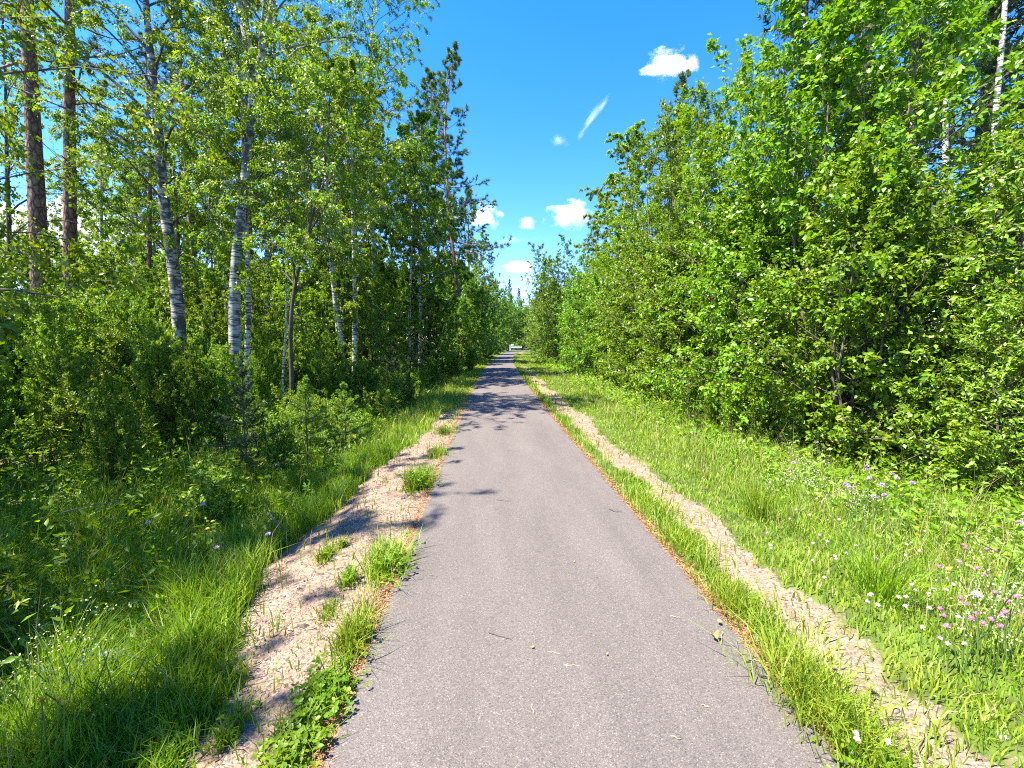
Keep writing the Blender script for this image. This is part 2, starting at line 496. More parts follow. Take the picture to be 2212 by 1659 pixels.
def cloud_mat(name, density=.03, rough=.62, bias=.0):
    """water droplets: a scattering volume, thick in the middle and ragged at the rim"""
    m, n, l, out = new_mat(name)
    tc = n.new('ShaderNodeTexCoord')
    oi = n.new('ShaderNodeObjectInfo')
    sx = n.new('ShaderNodeSeparateXYZ'); l.new(tc.outputs['Object'], sx.inputs[0])
    mz = n.new('ShaderNodeMath'); mz.operation = 'MINIMUM'; mz.inputs[1].default_value = 0
    l.new(sx.outputs['Z'], mz.inputs[0])
    mm = n.new('ShaderNodeMath'); mm.operation = 'MULTIPLY_ADD'; mm.inputs[1].default_value = .9
    l.new(mz.outputs[0], mm.inputs[0]); l.new(sx.outputs['Z'], mm.inputs[2])        # the underside is flatter
    cx = n.new('ShaderNodeCombineXYZ')
    l.new(sx.outputs['X'], cx.inputs[0]); l.new(sx.outputs['Y'], cx.inputs[1]); l.new(mm.outputs[0], cx.inputs[2])
    ln = n.new('ShaderNodeVectorMath'); ln.operation = 'LENGTH'; l.new(cx.outputs[0], ln.inputs[0])
    nz = n.new('ShaderNodeTexNoise'); nz.noise_dimensions = '4D'; nz.inputs['Scale'].default_value = 1.5; nz.inputs['Detail'].default_value = 7; nz.inputs['Roughness'].default_value = rough
    ws = n.new('ShaderNodeMath'); ws.operation = 'MULTIPLY'; ws.inputs[1].default_value = 20
    l.new(oi.outputs['Random'], ws.inputs[0]); l.new(ws.outputs[0], nz.inputs['W']); l.new(tc.outputs['Object'], nz.inputs['Vector'])
    s1 = n.new('ShaderNodeMath'); s1.operation = 'MULTIPLY_ADD'; s1.inputs[1].default_value = 3.4; s1.inputs[2].default_value = -.95 + bias
    l.new(nz.outputs['Fac'], s1.inputs[0])
    s2 = n.new('ShaderNodeMath'); s2.operation = 'SUBTRACT'; l.new(s1.outputs[0], s2.inputs[0])
    l2 = n.new('ShaderNodeMath'); l2.operation = 'MULTIPLY'; l2.inputs[1].default_value = 1.25; l.new(ln.outputs['Value'], l2.inputs[0]); l.new(l2.outputs[0], s2.inputs[1])
    s3 = n.new('ShaderNodeMath'); s3.operation = 'MULTIPLY'; s3.use_clamp = True; s3.inputs[1].default_value = 1.3; l.new(s2.outputs[0], s3.inputs[0])
    s4 = n.new('ShaderNodeMath'); s4.operation = 'MULTIPLY'; s4.inputs[1].default_value = density; l.new(s3.outputs[0], s4.inputs[0])
    v = n.new('ShaderNodeVolumeScatter'); v.inputs['Color'].default_value = (.99, .99, .99, 1); v.inputs['Anisotropy'].default_value = .0
    l.new(s4.outputs[0], v.inputs['Density'])
    l.new(v.outputs[0], out.inputs['Volume'])
    return m


M = {
    'asphalt': asphalt_mat(), 'ground': ground_mat(),
    'alder': leaf_mat('alder_leaf', (.07, .18, .005), (.20, .33, .012), trans=.4, rough=.42, spec=.4),
    'alder_light': leaf_mat('light_alder_leaf', (.09, .20, .006), (.215, .35, .014), trans=.42, rough=.42, spec=.4),
    'willow': leaf_mat('willow_leaf', (.09, .20, .008), (.23, .35, .024), trans=.38, rough=.4, spec=.45),
    'birch': leaf_mat('birch_leaf', (.085, .19, .006), (.225, .33, .016), trans=.5, rough=.42),
    'birch_blue': leaf_mat('aspen_leaf', (.05, .11, .03), (.11, .19, .05), trans=.36, rough=.4),
    'shrub': leaf_mat('shrub_leaf', (.06, .17, .004), (.20, .30, .010), trans=.48, rough=.45),
    'shrub_light': leaf_mat('light_shrub_leaf', (.10, .22, .008), (.25, .36, .024), trans=.48, rough=.45),
    'grass': leaf_mat('grass_blade', (.09, .21, .010), (.30, .36, .03), trans=.42, rough=.5),
    'tallgrass': leaf_mat('tall_grass_blade', (.07, .18, .004), (.22, .31, .012), trans=.46, rough=.5),
    'straw': leaf_mat('straw', (.22, .2, .07), (.42, .36, .18), trans=.3, rough=.7),
    'pine': leaf_mat('pine_needle', (.045, .105, .026), (.15, .235, .055), trans=.25, rough=.5, yellow=(1.1, 1.05, .6)),
    'spruce': leaf_mat('spruce_needle', (.025, .055, .012), (.075, .11, .022), trans=.2, rough=.5, yellow=(1.1, 1.05, .6)),
    'youngspruce': leaf_mat('young_spruce_needle', (.07, .17, .012), (.23, .33, .035), trans=.35, rough=.5),
    'fern': leaf_mat('fern_frond', (.07, .17, .012), (.17, .27, .03), trans=.4),
    'yellowleaf': leaf_mat('yellow_leaf', (.45, .33, .03), (.55, .45, .08), trans=.35),
    'birch_bark': birch_mat('birch_bark', patch=.60),
    'birch_grey': birch_mat('grey_birch_bark', white=(.34, .34, .33), patch=.56),
    'birch_rough': birch_mat('rough_birch_bark', white=(.44, .38, .33), patch=.50),
    'pine_bark': pine_mat('pine_bark'),
    'twig': plain_mat('twig_bark', (.12, .085, .06), .85, .4, 30),
    'alder_bark': plain_mat('alder_bark', (.17, .14, .10), .8, .45, 9, bump=.4),
    'willow_bark': plain_mat('willow_bark', (.38, .32, .23), .8, .45, 9, bump=.4),
    'dark_bark': plain_mat('dark_bark', (.085, .065, .05), .85, .5, 12, bump=.5),
}

# ------------------------------------------------------------------ ground and path


VN = np.random.default_rng(3).random((256, 256))


def vnoise(x, y):
    x = np.asarray(x, float); y = np.asarray(y, float)
    xi, yi = np.floor(x).astype(int), np.floor(y).astype(int)
    fx, fy = x - xi, y - yi
    fx, fy = fx * fx * (3 - 2 * fx), fy * fy * (3 - 2 * fy)
    g = lambda a, b: VN[a % 256, b % 256]
    return (g(xi, yi) * (1 - fx) + g(xi + 1, yi) * fx) * (1 - fy) + (g(xi, yi + 1) * (1 - fx) + g(xi + 1, yi + 1) * fx) * fy


def gravel_amount(u, y):
    """1 where the bare gravel shoulder lies, 0 in grass"""
    u, y = np.broadcast_arrays(np.asarray(u, float), np.asarray(y, float))
    li = -1.02 - 0 * y
    lo = -np.interp(y, [0, 1.7, 2.6, 3.4, 4.3, 5.2, 7, 9, 12, 16, 40], [1.72, 1.72, 1.86, 2.15, 2.2, 1.98, 1.8, 1.62, 1.3, 1.15, 1.1]) + wob(y, .05, .3, 1.2)
    nz = .5 * vnoise(u * 3.1 + 40, y * 1.7) + .3 * vnoise(u * 8 + 7, y * 5.1) + .2 * vnoise(u * 21, y * 15) - .5
    lo = lo + nz * .5
    L = np.clip((li - u) / .06, 0, 1) * np.clip((u - lo) / .2 + .5, 0, 1)
    fade = np.clip((34 - y) / 18, 0, 1)
    ri = 1.38 + nz * .45; ro = 1.80 + .008 * y + .06 * np.sin(y * 1.3 + 2) - nz * .7
    Rr = np.clip((u - ri) / .16 + .5, 0, 1) * np.clip((ro - u) / .24 + .5, 0, 1) * (.50 + .42 * fade) * np.clip(.95 + nz * .9, .4, 1)
    sand = np.exp(-(((u - 10.6) / 1.7) ** 2 + ((y - 9.6) / 3.6) ** 2)) * 1.5        # bare sandy patch behind the alders
    sand2 = np.exp(-(((u + 8.4) / 1.0) ** 2 + ((y - 8.0) / 1.6) ** 2)) * .9
    edge = .5 * np.exp(-((np.abs(u) - 1.1) / .08) ** 2)
    return np.clip(L * fade + Rr + sand + sand2 + edge, 0, 1.1)


us = np.concatenate([[-3000, -1200, -500, -200, -90, -50], np.arange(-34, -14, 1.0), np.arange(-14, -4, .35), np.arange(-4, 5.5, .11), np.arange(5.5, 14, .35), np.arange(14, 34, 1.0), [34, 50, 90, 200, 500, 1200, 3000]])
ys = np.concatenate([[-3000, -800, -200, -60, -20, -8], np.arange(-3, 1, .4), np.arange(1, 12, .15), np.arange(12, 30, .3), np.arange(30, 130, 1.5), [140, 170, 220, 320, 500, 900, 2000, 6000]])
U, Y = np.meshgrid(us, ys)
Z = ground_z(U, Y)
X = path_x(np.clip(Y, -50, 400)) + U
nr, nc = U.shape
ii = np.arange(nr * nc).reshape(nr, nc)
g = Mesh()
g.add(np.stack([X, Y, Z], -1).reshape(-1, 3), np.stack([ii[:-1, :-1], ii[:-1, 1:], ii[1:, 1:], ii[1:, :-1]], -1).reshape(-1, 4), 0, gravel_amount(U, Y).ravel())
g.obj('ground', M['ground'], kind='structure')

rng = np.random.default_rng(5)
yp = np.concatenate([np.arange(-6, 1, .5), np.arange(1, 14, .06), np.arange(14, 40, .4), np.arange(40, 103, 1.5)])
el = 1.08 + wob(yp, .010, .2, .9) + rng.normal(0, .007, len(yp)); er = 1.08 + wob(yp, .010, 1.9, .5) + rng.normal(0, .007, len(yp))
rows = []
for s in (-1.06, -1.0, -.985, -.94, -.86, -.7, -.35, 0, .35, .7, .86, .94, .985, 1.0, 1.06):
    e = el if s < 0 else er
    crown = .012 * (1 - min(abs(s), 1) ** 2)
    z = crown + np.where(abs(s) > 1.03, -.05, 0) + np.zeros_like(yp) + (.0 if abs(s) < .99 else -.006)
    rows.append((np.stack([path_x(yp) + s * e, yp, z], -1), np.full(len(yp), float(np.interp(abs(s), [0, .84, .95, 1.0], [0, 0, .5, 1])))))
P = np.stack([r[0] for r in rows], 1); A = np.stack([r[1] for r in rows], 1)
ii = np.arange(P.shape[0] * P.shape[1]).reshape(P.shape[:2])
pm = Mesh().add(P.reshape(-1, 3), np.stack([ii[:-1, :-1], ii[:-1, 1:], ii[1:, 1:], ii[1:, :-1]], -1).reshape(-1, 4), 0, A.ravel())
pm.obj('asphalt_path', M['asphalt'], kind='structure')

# ------------------------------------------------------------------ plant growing


def limbs(rng, stem, n, t0, t1, length, el0, el1, curve=0.0, m=7, jit=.12, az0=None):
    """n branches along a stem (k,3) between its fractions t0..t1; returns (n,m,3) and lengths"""
    t = np.linspace(t0, t1, n) + rng.normal(0, .35 * (t1 - t0) / max(n, 1), n)
    t = np.clip(t, t0, t1)
    seg = np.linspace(0, 1, len(stem))
    p = np.stack([np.interp(t, seg, stem[:, k]) for k in range(3)], 1)
    az = (np.arange(n) * 2.39996 + (rng.uniform(0, 6.28) if az0 is None else az0)) + rng.normal(0, .35, n)
    f = (t - t0) / max(t1 - t0, 1e-6)
    el_ = el0 + (el1 - el0) * f + rng.normal(0, .12, n)
    L = length(t) * rng.uniform(.72, 1.18, n)
    B = np.zeros((n, m, 3)); B[:, 0] = p
    for k in range(1, m):
        d = np.stack([np.cos(el_) * np.cos(az), np.cos(el_) * np.sin(az), np.sin(el_)], 1)
        p = p + d * (L / (m - 1))[:, None]
        B[:, k] = p
        el_ = el_ + curve / (m - 1) + rng.normal(0, jit, n)
        az = az + rng.normal(0, jit, n)
    return B, L, t


def sub(rng, B, L, per, s0, s1, ratio, spread, gravity, m=4, flat=0.0):
    n, mm, _ = B.shape
    s = np.tile(np.linspace(s0, s1, per), n) + rng.uniform(-.5, .5, n * per) * (s1 - s0) / per
    s = np.clip(s, 0, .999)
    i = np.repeat(np.arange(n), per)
    q = s * (mm - 1); k = q.astype(int); fr = (q - k)[:, None]
    p = B[i, k] * (1 - fr) + B[i, k + 1] * fr
    tan = unit(B[i, k + 1] - B[i, k])
    r = rng.normal(size=(n * per, 3)); r[:, 2] *= (1 - flat)
    perp = unit(r - tan * np.sum(r * tan, 1, keepdims=True))
    d = unit(tan * math.cos(spread) + perp * math.sin(spread))
    l = L[i] * ratio * (1.05 - .6 * s) * rng.uniform(.6, 1.25, n * per)
    out = np.zeros((n * per, m, 3)); out[:, 0] = p
    for j in range(1, m):
        p = p + d * (l / (m - 1))[:, None]
        out[:, j] = p
        d = unit(d + np.array((0, 0, -gravity)) + rng.normal(0, .12, d.shape))
    return out, l


def on_twigs(rng, T, N, s0=.1):
    i = rng.integers(0, len(T), N)
    q = rng.uniform(s0, .999, N) * (T.shape[1] - 1); k = q.astype(int); fr = (q - k)[:, None]
    return T[i, k] * (1 - fr) + T[i, k + 1] * fr, unit(T[i, k + 1] - T[i, k]), i


def leafage(mesh, rng, T, N, L, W, mat, hang=.2, jit=.04, fine=False, flatness=.9, centre=None):
    p, t, i = on_twigs(rng, T, N)
    d = t * .45 + rng.normal(0, .55, (N, 3)) + np.array((0, 0, -hang))
    nrm = rng.normal(0, .55, (N, 3)) + np.array((0, 0, flatness))
    if centre is not None:
        o = p - centre; o[:, 2] *= .3
        nrm += unit(o) * .55
    ll = L * rng.uniform(.65, 1.25, N)
    tv = rng.normal(0, .16, len(T))
    var = np.clip(.5 + tv[i] + rng.normal(0, .17, N), 0, .92)
    var[rng.random(N) < .008] = 1.0                     # here and there a yellowed leaf
    mesh.leaves(p + rng.normal(0, jit, (N, 3)), d, nrm, ll, ll * W * rng.uniform(.85, 1.15, N), mat, var, fine=fine, curl=rng.uniform(-.05, .2))


def taper(r0, n, tip=.12, flare=0.0):
    t = np.linspace(0, 1, n)
    r = r0 * ((1 - t) ** .85 * (1 - tip) + tip)
    return r + flare * r0 * np.exp(-t * n * .9)


def smooth_line(pts, n, rng=None, w=0.0):
    pts = np.asarray(pts, float)
    s = np.concatenate([[0], np.cumsum(np.linalg.norm(np.diff(pts, axis=0), axis=1))]); s /= s[-1]
    q = np.linspace(0, 1, n)
    out = np.stack([np.interp(q, s, pts[:, k]) for k in range(3)], 1)
    for _ in range(max(2, n // 10)):
        out[1:-1] = .25 * out[:-2] + .5 * out[1:-1] + .25 * out[2:]
    if rng is not None and w:
        ph = rng.uniform(0, 6.28, 4)
        out[:, 0] += w * (np.sin(q * 9 + ph[0]) + .5 * np.sin(q * 19 + ph[1])) * np.minimum(1, q * 6)
        out[:, 1] += w * (np.sin(q * 8 + ph[2]) + .5 * np.sin(q * 21 + ph[3])) * np.minimum(1, q * 6)
    return out


def grow_broadleaf(root, rng, stems, crown, leafmat, bark, twigs, n_leaf, L, W, hang=.2, fine=False, limb_parts=4, sides=8, second=None):
    """stems: list of (polyline, base radius, number of limbs, t0); crown: dict(length fn, el0, el1, curve, per, ratio, gravity)"""
    allT, limb_list = [], []
    for (S, r0, n, t0) in stems:
        Mesh().tubes(S, taper(r0, len(S), flare=.5), sides).obj('trunk', bark, root)
        B, BL, t = limbs(rng, S, n, t0, .985, crown['len'], crown['el0'], crown['el1'], crown.get('curve', 0), m=7, jit=crown.get('jit', .1))
        rr = np.minimum(BL * .013 + .003, r0 * .55 * np.maximum(1 - t, .12) + .003)
        limb_list.append((B, rr, BL))
    B = np.concatenate([x[0] for x in limb_list]); rr = np.concatenate([x[1] for x in limb_list]); BL = np.concatenate([x[2] for x in limb_list])
    order = np.argsort(-rr)
    for k in order[:limb_parts]:
        Mesh().tubes(B[k], taper(rr[k], 7, .25), 6).obj('limb', bark if r0 > .05 else twigs, root)
    cm = Mesh()
    rest = order[limb_parts:]
    if len(rest):
        cm.tubes(B[rest], rr[rest][:, None] * np.linspace(1, .25, 7)[None], 4, 0)
    T, TL = sub(rng, B, BL, crown.get('per', 6), .18, 1.0, crown.get('ratio', .42), crown.get('spread', .8), crown.get('gravity', .15), m=4)
    cm.tubes(T, np.full((len(T), 4), 1.0) * np.array((.006, .005, .004, .0025)), 3, 0)
    TT = np.concatenate([T, B[:, 3:]])                       # leaves also sit on the outer part of the limbs
    if crown.get('fines', 0):
        T2, _ = sub(rng, T, TL, crown['fines'], .3, 1.0, .6, .7, crown.get('gravity', .15) * 1.6, m=4)
        TT = np.concatenate([T2, T2, T, B[:, 3:]])
    cen = np.mean(TT.reshape(-1, 3), 0)
    leafage(cm, rng, TT, n_leaf, L, W, 1, hang=hang, fine=fine, centre=cen)
    cm.obj('crown', [twigs, leafmat], root, kind='stuff')
    return root


def straight_stem(rng, h, lean=.03, wob_=.04, n=16, bx=0, by=0):
    return smooth_line([(bx, by, -.15), (bx + rng.normal(0, lean) * h * .4, by + rng.normal(0, lean) * h * .4, h * .45), (bx + rng.normal(0, lean) * h, by + rng.normal(0, lean) * h, h)], n, rng, wob_)


def birch_crown(Lmax, t0, weep=.3):
    return dict(len=lambda t: Lmax * np.sin(PI * np.clip((t - t0) / (1 - t0) * .86 + .14, 0, 1)) ** .8 + .25, el0=.75, el1=1.1, curve=-.9, per=7, ratio=.45, gravity=weep, fines=2, jit=.1)


def make_birch(rng, root, h, r0, Lmax, t0, n_leaf, n_limb=22, L=.075, stem=None, mat='birch', bark='birch_bark', limb_parts=3, weep=.32, fine='tri'):
    S = stem if stem is not None else straight_stem(rng, h)
    grow_broadleaf(root, rng, [(S, r0, n_limb, t0)], birch_crown(Lmax, t0, weep), M[mat], M[bark], M['twig'], int(n_leaf * 1.75) if fine == 'tri' else n_leaf, L * (.80 if fine == 'tri' else 1), .78, hang=.55, limb_parts=limb_parts, fine=fine)
    return root


def make_alder(rng, root, h, Lmax, n_leaf, L=.085, n_stem=4, fine=False, mat='alder', width=.66, bark='alder_bark', low=.06, limb_parts=3, n_limb=26):
    if fine == 'tri':
        n_leaf, L = int(n_leaf * 1.6), L * .8
    stems = []
    for k in range(n_stem):
        a = k * 2 * PI / n_stem + rng.uniform(0, 1); o = rng.uniform(.05, .28)
        hh = h * (1 if k == 0 else rng.uniform(.72, .95)); sp = (0.1 if k == 0 else rng.uniform(.10, .2)) * hh
        S = smooth_line([(o * math.cos(a), o * math.sin(a), -.15), (o * math.cos(a) * 2 + sp * .5 * math.cos(a), o * math.sin(a) * 2 + sp * .5 * math.sin(a), hh * .5), (sp * math.cos(a), sp * math.sin(a), hh)], 14, rng, .05)
        stems.append((S, .055 * h / 8 * rng.uniform(.75, 1.1), n_limb, low))
    cr = dict(len=lambda t: Lmax * np.clip(1.15 - .80 * t ** 2.2, .12, 1) * np.clip(.75 + 2 * t, 0, 1), el0=.25, el1=1.15, curve=.25, per=6, ratio=.45, gravity=.05, spread=.85, fines=2)
    grow_broadleaf(root, rng, stems, cr, M[mat], M[bark], M['twig'], n_leaf, L, width, hang=.12, fine=fine, limb_parts=limb_parts)
    return root


def make_shrub(rng, root, h, n_leaf, L=.05, W=.62, mat='shrub', spread=.45, n_stem=7, fine=False, hang=.05):
    T_all, cm = [], Mesh()
    sm = Mesh()
    P = []
    for k in range(n_stem):
        a = rng.uniform(0, 2 * PI); e = rng.uniform(.0, spread)
        hh = h * rng.uniform(.6, 1.0)
        P.append(smooth_line([(rng.normal(0, .06), rng.normal(0, .06), -.12), (math.cos(a) * e * hh * .4, math.sin(a) * e * hh * .4, hh * .5), (math.cos(a) * e * hh, math.sin(a) * e * hh, hh)], 9, rng, .015))
    P = np.array(P)
    for k in range(2):
        Mesh().tubes(P[k], taper(.006 + .005 * h, 9), 5).obj('stem', M['twig'], root)
    cm.tubes(P[2:], np.tile(taper(.005 + .004 * h, 9), (n_stem - 2, 1)), 4, 0)
    LL = np.full(n_stem, h)
    T, TL = sub(rng, P, LL, 9, .12, 1.0, .36, .75, -.06, m=4)
    cm.tubes(T, np.full((len(T), 4), .003), 3, 0)
    T2, _ = sub(rng, T, TL, 2, .3, 1, .5, .7, .02, m=4)
    leafage(cm, rng, np.concatenate([T, T2, P[:, 5:]]), n_leaf, L, W, 1, hang=hang, fine=fine, centre=np.array((0, 0, h * .4)), jit=.02)
    cm.obj('foliage', [M['twig'], M[mat]], root, kind='stuff')
    return root


def make_pine(rng, root, h, r0, Lmax, t0, n_limb=46, tufts=26, need=15, nl=.16, nw=.022, stem=None, dead=6, mat='pine', limb_parts=6, layered=False):
    S = stem if stem is not None else straight_stem(rng, h, .015, .03)
    Mesh().tubes(S, taper(r0, len(S), flare=.4), 10).obj('trunk', M['pine_bark'], root)
    B, BL, t = limbs(rng, S, n_limb, t0, .985, lambda t: Lmax * (np.clip((1 - t) / (1 - t0), 0, 1) ** (.8 if layered else .6) * .92 + .10), -.15, .9, .35, m=7, jit=.05 if layered else .12)
    rr = BL * .011 + .006
    o = np.argsort(-rr)
    for k in o[:limb_parts]:
        Mesh().tubes(B[k], taper(rr[k], 7, .25), 5).obj('limb', M['pine_bark'], root)
    if dead:
        D, DL, td = limbs(rng, S, dead, max(t0 * .3, .12), max(t0 * .95, .2), lambda t: .9 + 0 * t, .1, .3, -.4, m=6, jit=.2)
        for k in range(dead):
            Mesh().tubes(D[k], taper(.018, 6, .3), 5).obj('dead_branch', M['dark_bark'], root)
    cm = Mesh()
    cm.tubes(B[o[limb_parts:]], rr[o[limb_parts:]][:, None] * np.linspace(1, .3, 7)[None], 4, 0)
    T, TL = sub(rng, B, BL, 7 if not layered else 12, .3, 1.0, .34, .85, -.10 if layered else -.18, m=3, flat=.88 if layered else .5)
    cm.tubes(T, np.full((len(T), 3), .006), 3, 0)
    N = len(B) * tufts
    p, a, i = on_twigs(rng, np.concatenate([T, B[:, 4:]]) if T.shape[1] == 3 else T, N, .35)
    pp = np.repeat(p, need, 0); aa = np.repeat(a + np.array((0, 0, .5)), need, 0)
    d = unit(aa) * .75 + unit(rng.normal(size=pp.shape)) * .8
    v = np.repeat(np.clip(rng.normal(.5, .2, N), 0, 1), need)
    cm.needles(pp, d, nl * rng.uniform(.7, 1.2, len(pp)), nw, 1, v, rng)
    cm.obj('crown', [M['twig'], M[mat]], root, kind='stuff')
    return root


def make_spruce(rng, root, h, r0, Lmax, n_limb=70, per=12, need=40, nl=.09, nw=.022, t0=.06, mat='spruce', droop=-.35):
    S = straight_stem(rng, h, .008, .015)
    Mesh().tubes(S, taper(r0, len(S), .05, flare=.3), 8).obj('trunk', M['dark_bark'], root)
    B, BL, t = limbs(rng, S, n_limb, t0, .985, lambda t: Lmax * (1 - t) ** .85 + .12, droop, .7, .55, m=7, jit=.05)
    cm = Mesh()
    cm.tubes(B, (BL * .009 + .004)[:, None] * np.linspace(1, .3, 7)[None], 4, 0)
    T, TL = sub(rng, B, BL, per, .12, 1.0, .38, .8, .12, m=4, flat=.7)
    TT = np.concatenate([T, B[:, :4], B[:, 3:]])
    N = len(TT) * need
    p, a, i = on_twigs(rng, TT, N, .02)
    d = unit(a) * .7 + unit(rng.normal(size=p.shape)) * .75
    v = np.clip(.5 + rng.normal(0, .15, len(TT))[i] + rng.normal(0, .15, N), 0, 1)
    cm.needles(p, d, nl * rng.uniform(.7, 1.2, N), nw, 1, v, rng)
    cm.obj('crown', [M['twig'], M[mat]], root, kind='stuff')
    return root


def make_young_spruce(rng, root, h, mat='youngspruce'):
    """a sapling: candle-straight leader with whorls of needle-covered shoots"""
    S = smooth_line([(0, 0, -.1), (.01, 0, h * .5), (.02, .01, h)], 12, rng, .006)
    Mesh().tubes(S, taper(.008 + .006 * h, 12, .2), 6).obj('trunk', M['twig'], root)
    Bs, Ls = [], []
    for w, (z, L, el_) in enumerate(((.10, .62, -.05), (.24, .60, .05), (.40, .52, .15), (.56, .42, .3), (.70, .30, .45), (.83, .20, .7), (.97, .11, .95))):
        B, BL, t = limbs(rng, S, 7 if z < .6 else 5, z, min(z + .05, .99), lambda t: L * h * .62 + 0 * t, el_, el_ + .1, .25, m=5, jit=.05)
        Bs.append(B); Ls.append(BL)
    B = np.concatenate(Bs); BL = np.concatenate(Ls)
    cm = Mesh()
    cm.tubes(B, np.full((len(B), 5), 1.0) * np.array((.007, .006, .005, .004, .003)), 4, 0)
    T, TL = sub(rng, B, BL, 8, .2, .95, .42, .75, .0, m=3, flat=.6)
    TT = [T, B[:, :3], B[:, 2:], S[None, 6:9], S[None, 9:12]]
    TT = np.concatenate(TT)
    w = np.linalg.norm(TT[:, -1] - TT[:, 0], axis=1)
    for nd, rep in ((TT, 1),):
        N = int(w.sum() * 420)
        i = rng.choice(len(TT), N, p=w / w.sum())
        q = rng.uniform(0, .999, N) * 2; k = q.astype(int); fr = (q - k)[:, None]
        p = TT[i, k] * (1 - fr) + TT[i, k + 1] * fr
        a = unit(TT[i, k + 1] - TT[i, k])
        d = a * .55 + unit(rng.normal(size=p.shape)) * .8
        tip = np.clip(q / 2, 0, 1)
        cm.needles(p, d, .04 * rng.uniform(.7, 1.2, N), .0095, 1, np.clip(.25 + .5 * tip + rng.normal(0, .12, N), 0, 1), rng)
    cm.obj('crown', [M['twig'], M[mat]], root, kind='stuff')
    return root


def gz(x, y):
    return float(ground_z(x - path_x(y), y))


# ------------------------------------------------------------------ tall trees left of the path, trunk by trunk


def trunk_line(pix, depth, h, n=26, w=.02, rng=None):
    """stem from picture points at one distance, carried down to the soil and up to height h; returns foot and local polyline"""
    P = [at(px, py, depth) for px, py in pix]
    f, s = P[0], P[1]
    d = (f - s) / max(abs(f[2] - s[2]), .1)
    foot = f.copy(); foot[2] = gz(f[0], f[1]) if f[2] > 0 else min(f[2], gz(f[0], f[1]))
    k = f[2] - foot[2]
    foot[:2] += d[:2] * k * .5
    top = P[-1]; dd = (P[-1] - P[-2]); dd = dd / max(dd[2], .1)
    pts = [foot] + P
    if top[2] < h - .3:
        pts.append(top + dd * np.array((.6, .6, 1)) * (h - top[2]))
    pts = np.array(pts) - foot
    pts[0, 2] = -.2
    return foot, smooth_line(pts, n, rng, w)


def dia(px, depth):
    return px / F_PX * depth / 2


G_LEFT = 'trees in the wood left of the path'
rng = np.random.default_rng(11)

# two stout Scots pines, nearest the left edge
f, S = trunk_line([(100, 860), (78, 400), (58, 0)], 11, 16.5, w=.01, rng=rng)
t = thing('pine_tree', 'stout pine trunk half screened by leaves, nearest the left edge of the wood', 'tree', f, group=G_LEFT)
make_pine(rng, t, 17, dia(36, 11), 2.6, .52, stem=S, n_limb=30, dead=5)
f, S = trunk_line([(157, 750), (150, 300), (150, 0)], 12, 16, w=.01, rng=rng)
t = thing('pine_tree', 'straight brown pine with flaking plates, its bare trunk rising from the light bushes', 'tree', f, group=G_LEFT)
make_pine(rng, t, 16, dia(29, 12), 2.4, .52, stem=S, n_limb=28, dead=7)
f, S = trunk_line([(425, 700), (414, 500), (400, 300)], 19, 16, w=.03, rng=rng)
t = thing('pine_tree', 'reddish pine with bare dead side branches between the birches', 'tree', f, group=G_LEFT)
make_pine(rng, t, 16, dia(17, 19), 2.2, .58, stem=S, n_limb=24, dead=12)
f, S = trunk_line([(326, 690), (322, 450), (320, 250)], 21, 15, w=.02, rng=rng)
t = thing('pine_tree', 'slim straight pine standing left of the rough barked birch', 'tree', f, group=G_LEFT)
make_pine(rng, t, 15, dia(13, 21), 1.9, .6, stem=S, n_limb=20, dead=4)

